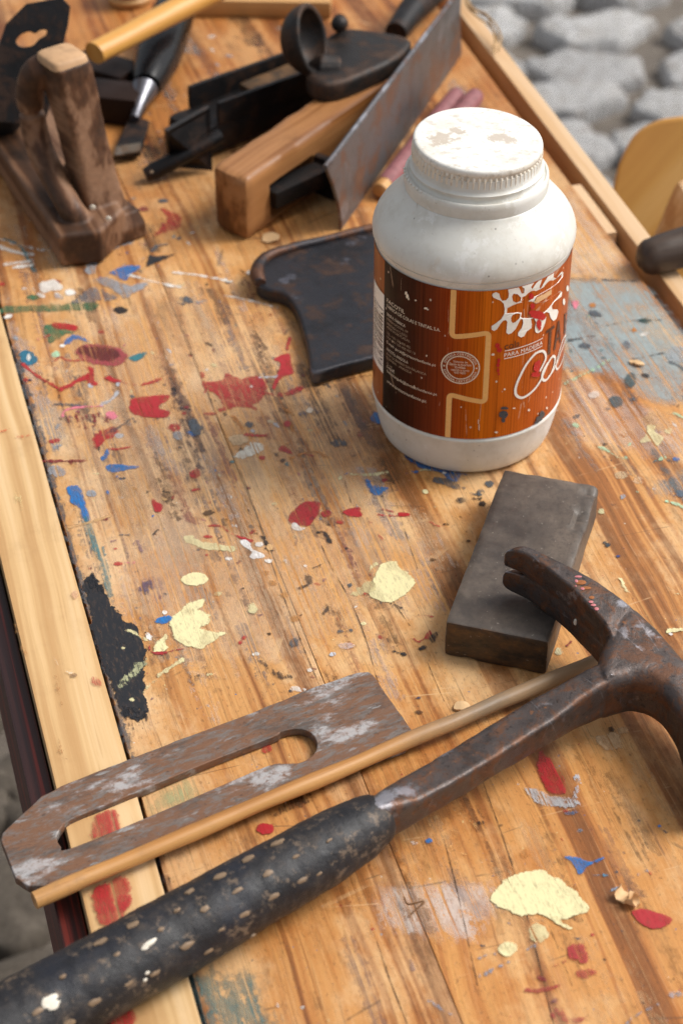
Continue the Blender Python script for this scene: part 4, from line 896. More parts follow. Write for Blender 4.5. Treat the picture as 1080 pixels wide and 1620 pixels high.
tan = [(438,1333,.0042,.0026,0),(392,1358,.0042,.0028,0),(347,1386,.0042,.0028,0),(300,1410,.003,.002,0),(423,1382,.0036,.0024,0),(375,1409,.0036,.0022,0),(477,1393,.0034,.0022,0),(432,1419,.0036,.0024,0),(386,1446,.004,.0026,0),(324,1438,.003,.0026,0),(296,1496,.004,.0026,0),(210,1463,.004,.0026,0),(158,1490,.004,.0024,0),(150,1585,.004,.0026,0),(330,1505,.003,.002,0),(245,1540,.003,.002,0),(110,1620,.004,.003,0),(203,1556,.0036,.0024,0),(280,1440,.002,.0014,0),(255,1470,.0022,.0016,0),(350,1470,.002,.0014,0),(468,1355,.0024,.0016,0),(520,1330,.0022,.0012,0),(505,1382,.002,.0014,0),(185,1510,.002,.0016,0),(400,1480,.0022,.0015,0),(225,1600,.0026,.0018,0),(60,1600,.0036,.0024,0),(100,1545,.002,.0016,0)]
flecks('worn_spots', M_TANF, tan, grip, .66)
flecks('paint_flecks', M_WHITEF, [(80,1583,.0030,.0030,0),(86,1590,.0026,.0020,0),(74,1592,.0014,.0012,0),(236,1492,.0030,.0014,0),(230,1499,.0018,.0012,0),(233,1539,.0010,.0010,0),(229,1550,.0010,.0010,0)], grip)
# flecks on the head
for nm, mat, lst in (('pink_fleck', M_PINKF, [(914,912,3.4,1.8),(911,919,1.6,1.8),(910,927,1.2,1.2),(921,931,2,1.8),(934,952,3.2,1.6),(938,957,3.4,2),(943,963,3.6,2)]), ('rust_patch', plain('orange_rust', (.30,.10,.025), .8, 0, .5, 300), [(918,921,5,3.4),(926,930,5,3),(935,945,4,2.4)])):
    g = G()
    for (x, y, a_, b_) in lst:
        c = HP(x, y, HW+.0001); k_ = 1/2950
        g.ball(c, 1, 9, 4, (a_*k_*1.35*random.uniform(.7,1.3), b_*k_*1.6*random.uniform(.7,1.3), .0002))
    o = part(nm, g, mat, head, root=ham); o['kind'] = 'stuff'
g = G()
cc0 = HP(910,984,-.004); g.ball(cc0, 1, 8, 4, (.0012,.0012,.0022)); g.ball(cc0+Vector((.0008,0,-.0012)), 1, 8, 4, (.001,.001,.0012)); part('white_fleck', g, M_WHITEF, head, root=ham)
# ------------------------------------------------------------------ glue jar
JC = Vector((.0737, .9722, 0)); JF = Vector((-JC.x, -JC.y, 0)).normalized(); JR = Vector((-JF.y, JF.x, 0))
if JR.x < 0: JR = -JR
RL = .0554
def jpos(th, z, r=RL): return JC + JF*(r*math.cos(th)) + JR*(r*math.sin(th)) + Vector((0,0,z))
def J(px, py, r=RL):                       # (distance round the label, height) of a spot on the label
    d = ray(px, py); o = CAMP - JC; a = d.x**2+d.y**2; b = o.x*d.x+o.y*d.y; c = o.x**2+o.y**2-r*r
    disc = max(b*b-a*c, 0); s_ = (-b-math.sqrt(disc))/a; q = CAMP+d*s_-JC
    return (math.atan2(q.dot(JR), q.dot(JF))*RL, q.z)
t = NT('white_plastic')
n = t.noise(scale=45, detail=8, rough=.7); n2 = t.noise(t.vmap((1,1,1),(4,1,1)), 130, 6, .7)
c = t.mix(t.sm(n, .42, .66), (.68,.665,.61), (.60,.575,.51))
c = t.mix(t.math('MULTIPLY', t.sm(t.noise(t.vmap((1,1,1),(9,1,1)), 24, 7, .66), .56, .60), .55), c, (.80,.79,.76))
c = t.mix(t.math('MULTIPLY', t.sm(n2, .64, .74), .65), c, (.34,.26,.18))
c = t.mix(t.math('MULTIPLY', t.sm(t.noise(t.vmap((1,1,.35),(2,5,1)), 55, 6, .75), .60, .72), .35), c, (.56,.42,.28))
d, cc_ = t.voro(scale=170); c = t.mix(t.math('MULTIPLY', t.math('LESS_THAN', d, .10), t.math('MULTIPLY', t.sm(n, .5, .6), .7)), c, (.12,.10,.09))
M_WHITE = t.done(c, t.ramp(n, [(.35,.30), (.65,.55)]), 0, t.bump(n2, .18, .0008), .45, Subsurface_Weight=.08, Subsurface_Radius=(.01,.008,.006), Subsurface_Scale=.4)
t = NT('white_cap')
n = t.noise(scale=60, detail=9, rough=.72); n2 = t.noise(t.vmap((1,1.6,1),(4,1,1)), 130, 7, .72)
X = t.sep()
c = t.mix(t.sm(n, .45, .7), (.80,.775,.72), (.66,.62,.54))
sidey = t.sm(X[2], .1915, .186)
c = t.mix(t.math('MULTIPLY', sidey, .55), c, (.72,.60,.44))
c = t.mix(t.math('MULTIPLY', t.sm(n2, .52, .64), .65), c, (.46,.40,.33))
c = t.mix(t.math('MULTIPLY', t.sm(t.noise(t.vmap((1,1,1),(7,1,3)), 300, 6, .75), .60, .70), .5), c, (.25,.20,.16))
for (cx, cy, rr_) in ((-.019,-.004,.0095),(-.012,.006,.006),(.0125,.002,.0085)):
    dx = t.math('DIVIDE', t.math('ADD', X[0], -cx), rr_); dy = t.math('DIVIDE', t.math('ADD', X[1], -cy), rr_*.8)
    dd = t.math('SQRT', t.math('ADD', t.math('MULTIPLY', dx, dx), t.math('MULTIPLY', dy, dy)))
    e_ = t.math('MULTIPLY_ADD', t.math('SUBTRACT', t.noise(t.vmap((1,1,1),(cx*90,0,0)), 190, 7, .7), .5), 4.2, dd)
    c = t.mix(t.math('MULTIPLY', t.math('MULTIPLY', t.sm(e_, .95, .50), t.sm(X[2], .189, .191)), .8), c, (.46,.38,.30))
M_CAP = t.done(c, t.ramp(n, [(.35,.32), (.65,.6)]), 0, t.bump(n2, .25, .0008), .45)
jar = thing('glue_jar', 'large white plastic glue jar with brown wood pattern label and screw cap', 'jar', JC, math.atan2(JR.y, JR.x))
TJ = Matrix.Translation(JC)
prof = [(.0005,.0012),(.040,.0012),(.0440,.0004),(.0475,.0010),(.0498,.0035),(.0512,.0075),(.0528,.0145),(.0541,.0215),(.0549,.0262),(.0555,.0278),(.0557,.0288),(.0555,.0298),(.0550,.0302),(.0549,.0306),(.0549,.1310),(.0551,.1318),(.0557,.1330),(.0560,.1346),(.0562,.1350),(.0557,.1352),(.0557,.1354),(.0563,.1356),(.0565,.1361),(.0566,.1375),(.0566,.1395),(.0561,.1422),(.0549,.1455),(.0529,.1490),(.0503,.1523),(.0473,.1556),(.0443,.1588),(.0417,.1615),(.0401,.1636),(.0396,.1646),(.0388,.1648),(.0386,.1640)]
g = G(); g.lathe(prof, 128, TJ); part('body', g, M_WHITE, jar, sharp=50)
col = [(.0375,.1640),(.0392,.1641),(.0395,.1650),(.0396,.1700),(.0394,.1728),(.0388,.1734),(.0380,.1734),(.0377,.1728),(.0370,.1727),(.0362,.1740),(.0361,.1756),(.0366,.1764),(.0366,.1772),(.0356,.1778),(.0350,.1790),(.0350,.1850),(.0005,.1850)]
g = G(); g.lathe(col, 128, TJ)
for k in range(9):
    a = -1.52 + k*.085; q = JC + JF*(.0393*math.cos(a)) + JR*(.0393*math.sin(a)); g.ball(q+Vector((0,0,.1733)), .0009, 8, 5, (1,1,.9))
part('collar', g, M_WHITE, jar, sharp=45)
LT = Matrix.Translation(JC+Vector((-.0004,.0004,.181))) @ Matrix.Rotation(rad(2.2), 4, Vector((0,1,0))) @ Matrix.Rotation(rad(1.2), 4, Vector((1,0,0)))
def rib(r, z, a):
    if r < .030 or z > .0068: return r
    return r + .00055*max(-1, min(1, 2.2*math.sin(a*74)))*(1 if z > .0003 else .8)
lidp = [(.0328,.0006),(.0342,.0000),(.0350,.0004),(.0351,.0030),(.0351,.0062),(.0348,.0070),(.0352,.0074),(.0353,.0088),(.0352,.0098),(.0349,.0106),(.0343,.0111),(.0333,.0114),(.0322,.0113),(.0312,.0113),(.020,.0116),(.0004,.0117)]
g = G(); g.lathe(lidp, 74*6, LT, rib); part('screw_cap', g, M_CAP, jar, sharp=50)
# label: a sleeve of film with a printed wood pattern
t = NT('label_print')
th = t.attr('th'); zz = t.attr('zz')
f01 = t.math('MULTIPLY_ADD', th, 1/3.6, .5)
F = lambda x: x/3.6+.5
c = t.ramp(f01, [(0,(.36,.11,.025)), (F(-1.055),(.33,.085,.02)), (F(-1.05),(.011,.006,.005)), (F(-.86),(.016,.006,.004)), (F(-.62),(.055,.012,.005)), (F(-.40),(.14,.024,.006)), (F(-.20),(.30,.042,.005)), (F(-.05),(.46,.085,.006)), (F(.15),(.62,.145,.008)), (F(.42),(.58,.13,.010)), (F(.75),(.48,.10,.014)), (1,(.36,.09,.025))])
sv = t.n.new('ShaderNodeCombineXYZ'); t.l.new(t.math('MULTIPLY', th, 58), sv.inputs[0]); t.l.new(t.math('MULTIPLY', zz, 5), sv.inputs[1])
st = t.noise(sv.outputs[0], 1, 5, .7)
c = t.mix(t.sm(st, .44, .70), c, t.mix(1, c, (.45,.38,.34), 'MULTIPLY'))
sv2 = t.n.new('ShaderNodeCombineXYZ'); t.l.new(t.math('MULTIPLY', th, 9), sv2.inputs[0]); t.l.new(zz, sv2.inputs[1])
c = t.mix(t.math('MULTIPLY', t.sm(t.noise(sv2.outputs[0], 1, 2), .45, .65), .35), c, t.mix(1, c, (1.35,1.5,1.6), 'MULTIPLY'))
d, vc = t.voro(t.vmap((1,1,.7)), 240); sp = t.n.new('ShaderNodeSeparateColor'); t.l.new(vc, sp.inputs[0])
c = t.mix(t.math('MULTIPLY', t.math('LESS_THAN', d, .13), t.math('GREATER_THAN', sp.outputs[0], .80)), c, (.66,.56,.44))
d, _ = t.voro(t.vmap((60,60,9), (1,1,1), (.2,0,.3)), 1, 1, 'DISTANCE_TO_EDGE')
c = t.mix(t.math('MULTIPLY', t.math('MULTIPLY', t.math('LESS_THAN', d, .010), t.sm(t.noise(scale=60), .55, .62)), .5), c, (.62,.42,.28))
M_LABEL = t.done(c, .32, 0, t.bump(t.noise(scale=90, detail=4), .06, .001), .12)
g = G(); rows = []; ths = np.linspace(-math.pi, math.pi, 181); zs = (.0309,.0500,.0900,.1304); at_th = []; at_z = []
for z in zs:
    for a in ths: g.v.append(jpos(a, z, RL)); at_th.append(a); at_z.append(z)
for i in range(3):
    for k in range(180): g.f.append([i*181+k, i*181+k+1, (i+1)*181+k+1, (i+1)*181+k])
g.attr = dict(th=at_th, zz=at_z)
label = part('label', g, M_LABEL, jar)
ZLO, ZHI = .0311, .1302
PR = [0]
def wrap(g, v, f):
    b = [(q[0], min(max(q[1], ZLO), ZHI)) for q in v]
    g.add([jpos(s/RL, z, RL+.00010+.00004*PR[0]) for s, z in b], f)
def prn(name, mat, g, lab=None): PR[0] += 1; return part(name, g, mat, label, root=jar, smooth=False)
def ink(name, col, r=.3): return plain(name, col, r, 0, .15, 200)
M_CREAMI, M_BLACKI, M_TANI, M_DKI, M_REDI, M_GREYI, M_WHI = ink('cream_ink',(.88,.78,.62)), ink('black_ink',(.012,.010,.010)), ink('tan_ink',(.88,.48,.16)), ink('brown_ink',(.085,.025,.014)), ink('red_paint_mark',(.50,.012,.016)), ink('grey_paint_mark',(.055,.06,.07)), ink('white_ink',(.88,.85,.78))
def ribbon(pts, wd, closed=False):          # stroke of even width along a path in label coordinates
    pts = [Vector((p[0], p[1], 0)) for p in pts]; v = []; f = []; n = len(pts)
    for i, p in enumerate(pts):
        a, b = pts[(i-1) % n if closed else max(i-1,0)], pts[(i+1) % n if closed else min(i+1,n-1)]
        d = (b-a).normalized(); nn = Vector((-d.y, d.x, 0)); ww = wd[i] if hasattr(wd,'__len__') else wd
        v += [p+nn*ww/2, p-nn*ww/2]
    for i in range(n if closed else n-1):
        j = (i+1) % n; f.append([2*i, 2*i+1, 2*j+1, 2*j])
    return v, f
def dense(pts, step=.0012):
    out = []
    for a, b in zip(pts, pts[1:]):
        a, b = Vector((*a,0)) if len(a) == 2 else a, Vector((*b,0)) if len(b) == 2 else b
        m = max(1, int((b-a).length/step)); out += [a.lerp(b, k/m) for k in range(m)]
    out.append(Vector((*pts[-1],0)) if len(pts[-1]) == 2 else pts[-1]); return out
def line_text(g, s, p0, p1, cap, zfix=None):
    (s0, z0), (s1, z1) = J(*p0), J(*p1); v, f = text2d(s, 1.0)
    x0, x1 = min(q.x for q in v), max(q.x for q in v); k = (s1-s0)/(x1-x0)
    z = (z0+z1)/2 if zfix is None else zfix
    wrap(g, [(s0+(q.x-x0)*k, z+q.y*cap/.73) for q in v], f)
# zigzag band with darker field
zz_px = [(717.5,452),(717.5,533),(771,526),(768,636),(715,624),(713.5,697)]
zp = [J(*q) for q in zz_px]; s_a = zp[0][0]; s_b = (zp[2][0]+zp[3][0])/2
zp = [(s_a, ZHI+.001), (s_a, zp[1][1]), (s_b, zp[2][1]), (s_b, zp[3][1]), (s_a, zp[4][1]), (s_a, ZLO-.001)]
def rounded(pts, r=.003):
    out = [Vector((*pts[0],0))]
    for a, b, c in zip(pts, pts[1:], pts[2:]):
        a, b, c = Vector((*a,0)), Vector((*b,0)), Vector((*c,0)); u = (a-b).normalized(); w_ = (c-b).normalized()
        p, q = b+u*r, b+w_*r
        out += [p*(1-k)**2 + b*2*k*(1-k) + q*k*k for k in (0,.2,.4,.6,.8,1)]
    out.append(Vector((*pts[-1],0))); return out
g = G(); v, f = ribbon(dense(rounded(zp), .003), .0031); wrap(g, v, f); prn('zigzag_print', M_TANI, g)
# address block
CAPH = .0019
g = G()
line_text(g, 'FACOTIL', (612,479), (640,495), .0026); line_text(g, 'FÁBRICA DE COLAS E TINTAS, S.A.', (612,488), (696,522), .0022)
line_text(g, 'SEDE E FÁBRICA', (612,500), (641,516), .0019)
line_text(g, 'E-mail: geral@tintastriunfante.pt', (612,546), (689,576), .0018)
line_text(g, 'FACOTIL ANGOLA', (612,556), (645,573), .0019); line_text(g, 'E-MAIL', (612,583), (624,589), .0017)
line_text(g, 'facotilangola@tintastriunfante.pt', (612,592), (691,622), .0018); line_text(g, 'www.tintastriunfante.pt', (612,607), (674,634), .0021)
prn('bold_lettering', M_CREAMI, g)
g = G()
for sx_, y0, x1, y1 in (('ESTRADA NACIONAL, 109',509,645,523),('APARTADO 4, S. JOÃO',516,644,530),('4500 PORTUGAL',523,649,537),('TEL. +351 220 400 485',532,649,547),('FAX +351 220 400 487 / 8',538,657,557),('RUA 12, BAIRRO DO PALANCA',563,674,591),('LUANDA - ANGOLA',571,651,587),('TEL. +244',577,620,582)):
    line_text(g, sx_, (612,y0), (x1,y1), .0016)
prn('fine_lettering', ink('dim_cream_ink',(.45,.34,.24)), g)
# round seal
g = G(); (cs, cz) = J(727.5, 581.5); sr = J(758.5, 583)[0]-cs; so_ = .0119
def ring(r0, r1, n=56):
    v = [Vector((cs+r*math.cos(2*math.pi*k/n), cz+r*math.sin(2*math.pi*k/n), 0)) for k in range(n) for r in (r0, r1)]
    wrap(g, v, [[2*k, 2*k+1, (2*k+3) % (2*n), (2*k+2) % (2*n)] for k in range(n)])
RS = sr; ring(RS*.94, RS*1.0); ring(RS*.67, RS*.72)
def arc_text(s, r, a0, a1, flip=False, cap=.0018):
    v, f = text2d(s, 1.0); x0, x1 = min(q.x for q in v), max(q.x for q in v); out = []
    for q in v:
        u = (q.x-x0)/(x1-x0); a = a0+(a1-a0)*u; rr_ = r + (q.y*cap/.73 if not flip else -q.y*cap/.73+cap)
        out.append(Vector((cs+rr_*math.cos(a), cz+rr_*math.sin(a), 0)))
    wrap(g, out, f)
arc_text('EMPRESA CERTIFICADA', RS*.765, rad(165), rad(15), False, RS*.135); arc_text('EMPRESA CERTIFICADA', RS*.765, rad(195), rad(345), True, RS*.135)
for a in (180, 0):
    v = [Vector((cs+RS*.83*math.cos(rad(a))+RS*.05*math.cos(k*math.pi/4), cz+RS*.05*math.sin(k*math.pi/4), 0)) for k in range(8)]; wrap(g, v, [list(range(8))])
for k, (s_, hw) in enumerate((('Sistema de', .36),('Gestão da Qualidade', .56),('Qualidade', .28),('segundo a norma', .46),('ISO 9001', .28))):
    v, f = text2d(s_, 1.0); x0, x1 = min(q.x for q in v), max(q.x for q in v)
    wrap(g, [Vector((cs+((q.x-x0)/(x1-x0)*2-1)*RS*hw, cz+RS*(.30-.17*k)+q.y*RS*.13/.73, 0)) for q in v], f)
prn('seal_print', M_CREAMI, g)
# splash of glue
SPL = [(115,400),(150,385),(180,400),(190,440),(210,470),(245,465),(270,440),(275,400),(268,335),(330,300),(372,305),(385,360),(400,400),(425,395),(428,350),(405,290),(520,250),(525,275),(492,335),(505,355),(540,300),(570,225),(605,215),(592,285),(575,335),(585,355),(618,295),(660,190),(700,150),(660,250),(650,258),(700,170),(770,80),(775,110),(718,190),(712,240),(740,250),(790,185),(808,190),(805,230),(760,290),(690,345),(620,385),(548,425),(522,470),(560,490),(640,475),(720,420),(780,375),(797,385),(790,430),(720,480),(695,520),(700,555),(750,555),(760,580),(740,650),(710,670),(685,640),(670,590),(640,580),(612,600),(642,630),(630,690),(600,765),(560,790),(535,780),(530,740),(540,680),(520,640),(490,650),(500,700),(495,740),(450,770),(425,820),(395,832),(365,815),(365,785),(400,740),(415,690),(410,650),(390,650),(370,690),(340,750),(300,790),(270,800),(250,785),(255,720),(260,680),(245,660),(220,665),(190,700),(160,750),(130,768),(105,755),(105,720),(150,690),(200,650),(230,600),(235,550),(225,500),(195,470),(160,455),(125,440),(112,420)]
def cz_(pts, k=6.231): return [J(760+x/k, 400+y/k) for x, y in pts]
hol = [cz_([(305,430),(320,400),(360,405),(395,440),(390,470),(350,490),(315,475)]), cz_([(295,640),(310,610),(350,592),(390,595),(380,640),(340,680),(310,690),(298,670)])]
g = G(); v, f = shape2d([(x, min(z, ZHI)) for x, z in cz_(SPL)], hol, 0); wrap(g, v, f)
for cx, cy, rx, ry in ((815,480,12,34),(850,350,12,30),(880,325,6,12)):
    v = cz_([(cx+rx*math.cos(k*.524), cy+ry*math.sin(k*.524)) for k in range(12)]); wrap(g, v, [list(range(12))])
prn('splash_print', M_WHI, g)
g = G(); v = cz_([(520,490),(545,440),(620,395),(695,360),(692,405),(640,440),(560,490)]); wrap(g, v, [list(range(7))]); prn('tint_print', ink('pale_orange_ink',(.74,.44,.22)), g)
# product name
g = G()
def stroke(g, pts, wpx, k=6.231):
    q = cz_(pts, k); w0 = abs(J(760+(pts[0][0]+wpx)/k, 400+pts[0][1]/k)[0]-q[0][0]); v, f = ribbon(dense(q, .002), wpx/k/2700); wrap(g, v, f)
def poly(g, pts): v = cz_(pts); wrap(g, v, [list(range(len(v)))])
poly(g, [(640,765),(722,708),(722,738),(642,795)]); poly(g, [(668,745),(695,735),(678,995),(655,1003)])
for pts in ([(710,962),(756,672),(770,665),(730,950)], [(754,680),(770,665),(783,880),(772,890)], [(735,850),(776,815),(776,840),(735,876)], [(818,600),(830,590),(826,790),(814,800)]): poly(g, pts)
stroke(g, [(828,600),(846,590),(849,640),(830,680)], 11); stroke(g, [(830,680),(846,680),(845,740),(828,770)], 11)
line_text(g, 'cola', (797,553), (821,548), .0050)
prn('dark_lettering', M_DKI, g)
g = G()
line_text(g, 'PARA MADEIRA', (796.6,563.5), (856.5,545), .0027)
zt_ = (J(796.6,563.5)[1]+J(856.5,545)[1])/2; sa, sb = J(796.6,563.5)[0], J(856.5,545)[0]
for zk in (zt_-.0011, zt_+.0041): v, f = ribbon(dense([(sa,zk),(sb,zk)], .002), .0005); wrap(g, v, f)
C1 = [(575,1165),(600,1120),(635,1040),(628,985),(595,965),(530,995),(450,1090),(390,1200),(345,1310),(342,1390),(390,1425),(450,1405),(530,1335),(590,1245),(615,1180),(660,1080),(700,1020),(725,1030),(720,1090),(690,1180),(640,1250),(606,1245),(600,1195),(625,1130),(655,1080)]
q = crom([Vector((*p_,0)) for p_ in cz_(C1)], 5, False); v, f = ribbon(q, .0016); wrap(g, v, f)
C2 = [(660,1220),(700,1170),(745,1080),(800,930),(832,820),(815,830),(780,930),(745,1060),(735,1120),(748,1145),(775,1110),(800,1050),(822,960),(835,860)]
q = crom([Vector((*p_,0)) for p_ in cz_(C2)], 5, False); v, f = ribbon(q, .0013); wrap(g, v, f)
prn('white_lettering', M_WHI, g)
# barcode panel at the left edge
g = G(); zb0, zb1 = J(608,592)[1], J(608,466)[1]; sl_, sr_ = -1.36*RL, J(608.3,520)[0]-.0004
sq = lambda a, b, c, d: (dense([(a,c),(b,c)], .003) + dense([(b,d),(a,d)], .003))
v = sq(sl_, sr_, zb0, zb1); wrap(g, v, [list(range(len(v)))]); prn('barcode_panel', M_WHI, g)
g = G(); zc_ = zb0+.004; rb = random.Random(4)
while zc_ < zb1-.010:
    hh = rb.choice((.0005,.0009,.0014,.0018))
    v = sq(sl_+.002, sr_-.0012, zc_, zc_+hh); wrap(g, v, [list(range(len(v)))]); zc_ += hh + rb.choice((.0006,.0009,.0013))
prn('barcode', M_BLACKI, g)
# paint that dripped on the label
g = G()
def blot(px, py, rx, ry, seed=0, n=14):
    v = [J(px+rx*(1+.35*mn.noise(Vector((math.cos(k)*2+seed,math.sin(k)*2,0))))*math.cos(2*math.pi*k/n), py+ry*(1+.35*mn.noise(Vector((k*.9+seed,3,0))))*math.sin(2*math.pi*k/n)) for k in range(n)]; wrap(g, v, [list(range(n))])
for i_, b_ in enumerate(((848,497,12,6),(842,494,7,4),(855,501,7,5),(839,468,4,5),(841,484,4,5),(851,512,4,7),(852,518,2.5,4),(848,580,5,9),(846,592,7,4),(851,573,3,4),(786,546,4,4),(789,553,4,4),(788,570,2.6,4),(787,577,2.6,3),(787,585,2,3.5),(788,591,1.6,2))): blot(*b_, i_)
o = prn('red_paint', M_REDI, g); o['kind'] = 'stuff'
g = G(); blot(795.5,655,7,6,2); blot(795,664,3,4,3); blot(856,655,4,6,5); blot(851,663,5,6,6); blot(847,668,3,3,7); blot(797,645,6,2.4,8); o = prn('grey_paint', M_GREYI, g); o['kind'] = 'stuff'
g = G()
for i_, b_ in enumerate(((643,463,2,3),(645,468,2.2,3.5),(647,472,1.2,2),(658,474.5,1.6,1.2),(674,487,3,1.6),(677,489,1.6,1.2),(675,562,1.2,1.6),(779,560,2.4,1.8),(797,615,1.8,1.6),(812,645,2.2,1.2),(835,648,2,2),(863,645,1.6,2),(784,683,2.6,1.4),(729,643,1,1.4),(757,675,.7,6),(756,666,.6,4))): blot(*b_, i_, 8)
o = prn('chipped_spots', M_CREAMI, g); o['kind'] = 'stuff'
# ------------------------------------------------------------------ tools at the back of the bench
M_DKIRON = iron('black_iron', (.013,.012,.013), (.038,.017,.009), (.09,.085,.09), .4, .10, .48, 60, .12, .5)
M_AXE = iron('blue_black_iron', (.030,.030,.036), (.055,.028,.018), (.14,.14,.165), .35, .22, .36, 55, .18, .55, edge=.3)
M_BLADE = iron('grey_steel', (.135,.125,.125), (.15,.075,.045), (.26,.25,.26), .42, .35, .42, 26, .22, .5, (1,1,1))
M_PLANEW = wood('plane_beech', (.105,.036,.009), (.21,.080,.021), (.36,.165,.060), 60, 26, .8, (.06,.025,.01), .45, 16)
M_TOTEW = wood('dark_polished_beech', (.034,.013,.004), (.090,.036,.014), (.25,.135,.075), 60, 22, .85, (.012,.006,.003), .6, 18, .3)
M_MALW = wood('ash_handle', (.40,.15,.022), (.54,.24,.042), (.62,.33,.085), 60, 8, .15, (.2,.08,.02), .4, 10)
M_LATHW = wood('lath_pine', (.36,.17,.05), (.50,.26,.09), (.58,.34,.14), 60, 14, .2, rough=.55)
M_ENDGR = plain('end_grain', (.50,.30,.155), .6, 0, .45, 120)
M_BLACKPL = plain('black_lacquer', (.006,.006,.007), .24, 0, .1, 40, spec=.25)
M_FERR = plain('steel_ferrule', (.16,.16,.18), .34, .8, .3, 60)
M_MAUVE = plain('mauve_lacquer', (.24,.085,.09), .6, 0, .6, 160)
M_ROPE = plain('hemp_twine', (.42,.27,.13), .85, 0, .5, 400)

# iron head with a curled rim, partly behind the jar
zt = .0105
ol = crom([Vector((*P2(x, y, zt), 0)) for x, y in [(404,436),(408,418),(424,405),(460,393),(500,382),(590,362),(668,344),(690,400),(672,530),(640,554),(590,565),(540,577),(496,588),(488,560),(475,506),(462,478),(446,463),(424,458),(408,450)]], 4)
v, f = shape2d(ol, [], .010, .0022, 3)
axl = P(545,470,0)
axe = thing('iron_head', 'blue black iron tool head with flared corner and rusty rim behind the jar', 'tool head', axl, rad(20))
g = G(); g.add([(q.x, q.y, q.z+.0055) for q in v], f); g.wear(.0005, 60); part('plate', g, M_AXE, axe, sharp=50)
g = G(); rp = crom([P(x, y, .0115) for x, y in [(412,448),(406,432),(415,412),(432,402),(465,391),(505,381),(590,360),(664,343)]], 5, False)
g.tube(rp, list(np.interp(np.linspace(0,1,len(rp)), [0,.1,.3,.6,1], [.0035,.0050,.0038,.0030,.0028])), 14); g.wear(.0005, 80); part('rim', g, iron('rusty_rim', (.035,.032,.036), (.10,.04,.018), (.15,.15,.17), .5, .12, .4, 60, .3, .5), axe, sharp=60)

# wooden plane block lying on its side
zb = .047
a, b, c = P(336,262,zb), P(389,286,zb), P(540,181,zb)
u = (c-b); u.z = 0; ang = math.atan2(u.y, u.x); u.normalize(); nn = Vector((-u.y, u.x, 0)); wdt = (a-b).dot(nn)
L = .172; ctr = b + u*(L/2) + nn*(wdt/2); ctr.z = .0238
M = Matrix.Translation(ctr) @ Matrix.Rotation(ang, 4, 'Z')
pln = thing('wooden_plane', 'old wooden hand plane lying on its side with its mouth showing', 'plane', (ctr.x, ctr.y, 0), ang)
g = G(); g.rbox((L, wdt, .0470), (40,10,12), .0035, M, .0006, 35, 6, 1.2)
Mi = M.inverted()
for q in g.v:                               # chamfered nose and the mouth cut into the side facing the camera
    l = Mi @ q
    if l.x < -L/2+.006 and l.y > 0: q += u*(l.y/(wdt/2))*.0035
    if -L/2+.030 < l.x < -L/2+.075 and l.y < -wdt/2+.004 and -.016 < l.z < .004: q += nn*.012
part('plane_body', g, M_PLANEW, pln, sharp=40)
g = G(); Mw = M @ Matrix.Translation((-L/2+.052, -wdt/2-.004, -.003)) @ Matrix.Rotation(rad(-12), 4, 'Z'); g.rbox((.052,.016,.013), (8,4,4), .0015, Mw, .0004, 60)
part('wedge', g, M_DKIRON, pln)
g = G(); Mw = M @ Matrix.Translation((-L/2+.080, -wdt/2-.010, -.008)) @ Matrix.Rotation(rad(-6), 4, 'Z'); g.rbox((.006,.020,.030), (3,6,8), .001, Mw, .0003, 60); part('cutter_tip', g, M_DKIRON, pln)

# big steel blade standing on edge
bz = .060
lo = [P(540,360,.0006), P(650,232,.0006), P(728,86,.0006)]; hi = [P(514,264,bz), P(560,188,bz), P(640,86,bz), P(728,-18,bz)]
e0, e1, h0, h1 = lo[0], lo[2], hi[0], hi[3]
g = G(); nb = (e1-e0).cross(h0-e0).normalized(); nxx, nyy = 30, 10; th_ = .0011
for side in (-1, 1):
    for i in range(nxx+1):
        for j in range(nyy+1):
            p = e0.lerp(e1, i/nxx).lerp(h0.lerp(h1, i/nxx), j/nyy); p = p + nb*(th_*side + .0012*math.sin(i/nxx*5)*math.sin(j/nyy*3))
            if i == 0: p += (e1-e0).normalized()*(.004*math.sin(j/nyy*math.pi) - .003*(j == 0) )
            g.v.append(p)
nn_ = (nxx+1)*(nyy+1); idx = lambda s_, i, j: s_*nn_ + i*(nyy+1)+j
for i in range(nxx):
    for j in range(nyy):
        for s_ in (0,1): g.f.append([idx(s_,i,j), idx(s_,i+1,j), idx(s_,i+1,j+1), idx(s_,i,j+1)])
for i in range(nxx):
    for j in (0, nyy): g.f.append([idx(0,i,j), idx(0,i+1,j), idx(1,i+1,j), idx(1,i,j)])
for j in range(nyy):
    for i in (0, nxx): g.f.append([idx(0,i,j), idx(0,i,j+1), idx(1,i,j+1), idx(1,i,j)])
bc = (e0+e1)/2
bl = thing('steel_blade', 'wide grey steel blade standing on edge against the wooden plane', 'blade', (bc.x, bc.y, 0), math.atan2((e1-e0).y, (e1-e0).x))
part('sheet', g, M_BLADE, bl, sharp=40)
g = G(); g.tube([h0.lerp(h1, k/16) + Vector((0,0,-.0004)) for k in range(17)], .0019, 8); part('folded_edge', g, iron('bare_steel_edge', (.16,.155,.165), (.12,.06,.04), (.32,.32,.35), .3, .4, .36, 60, .1, .7), bl)

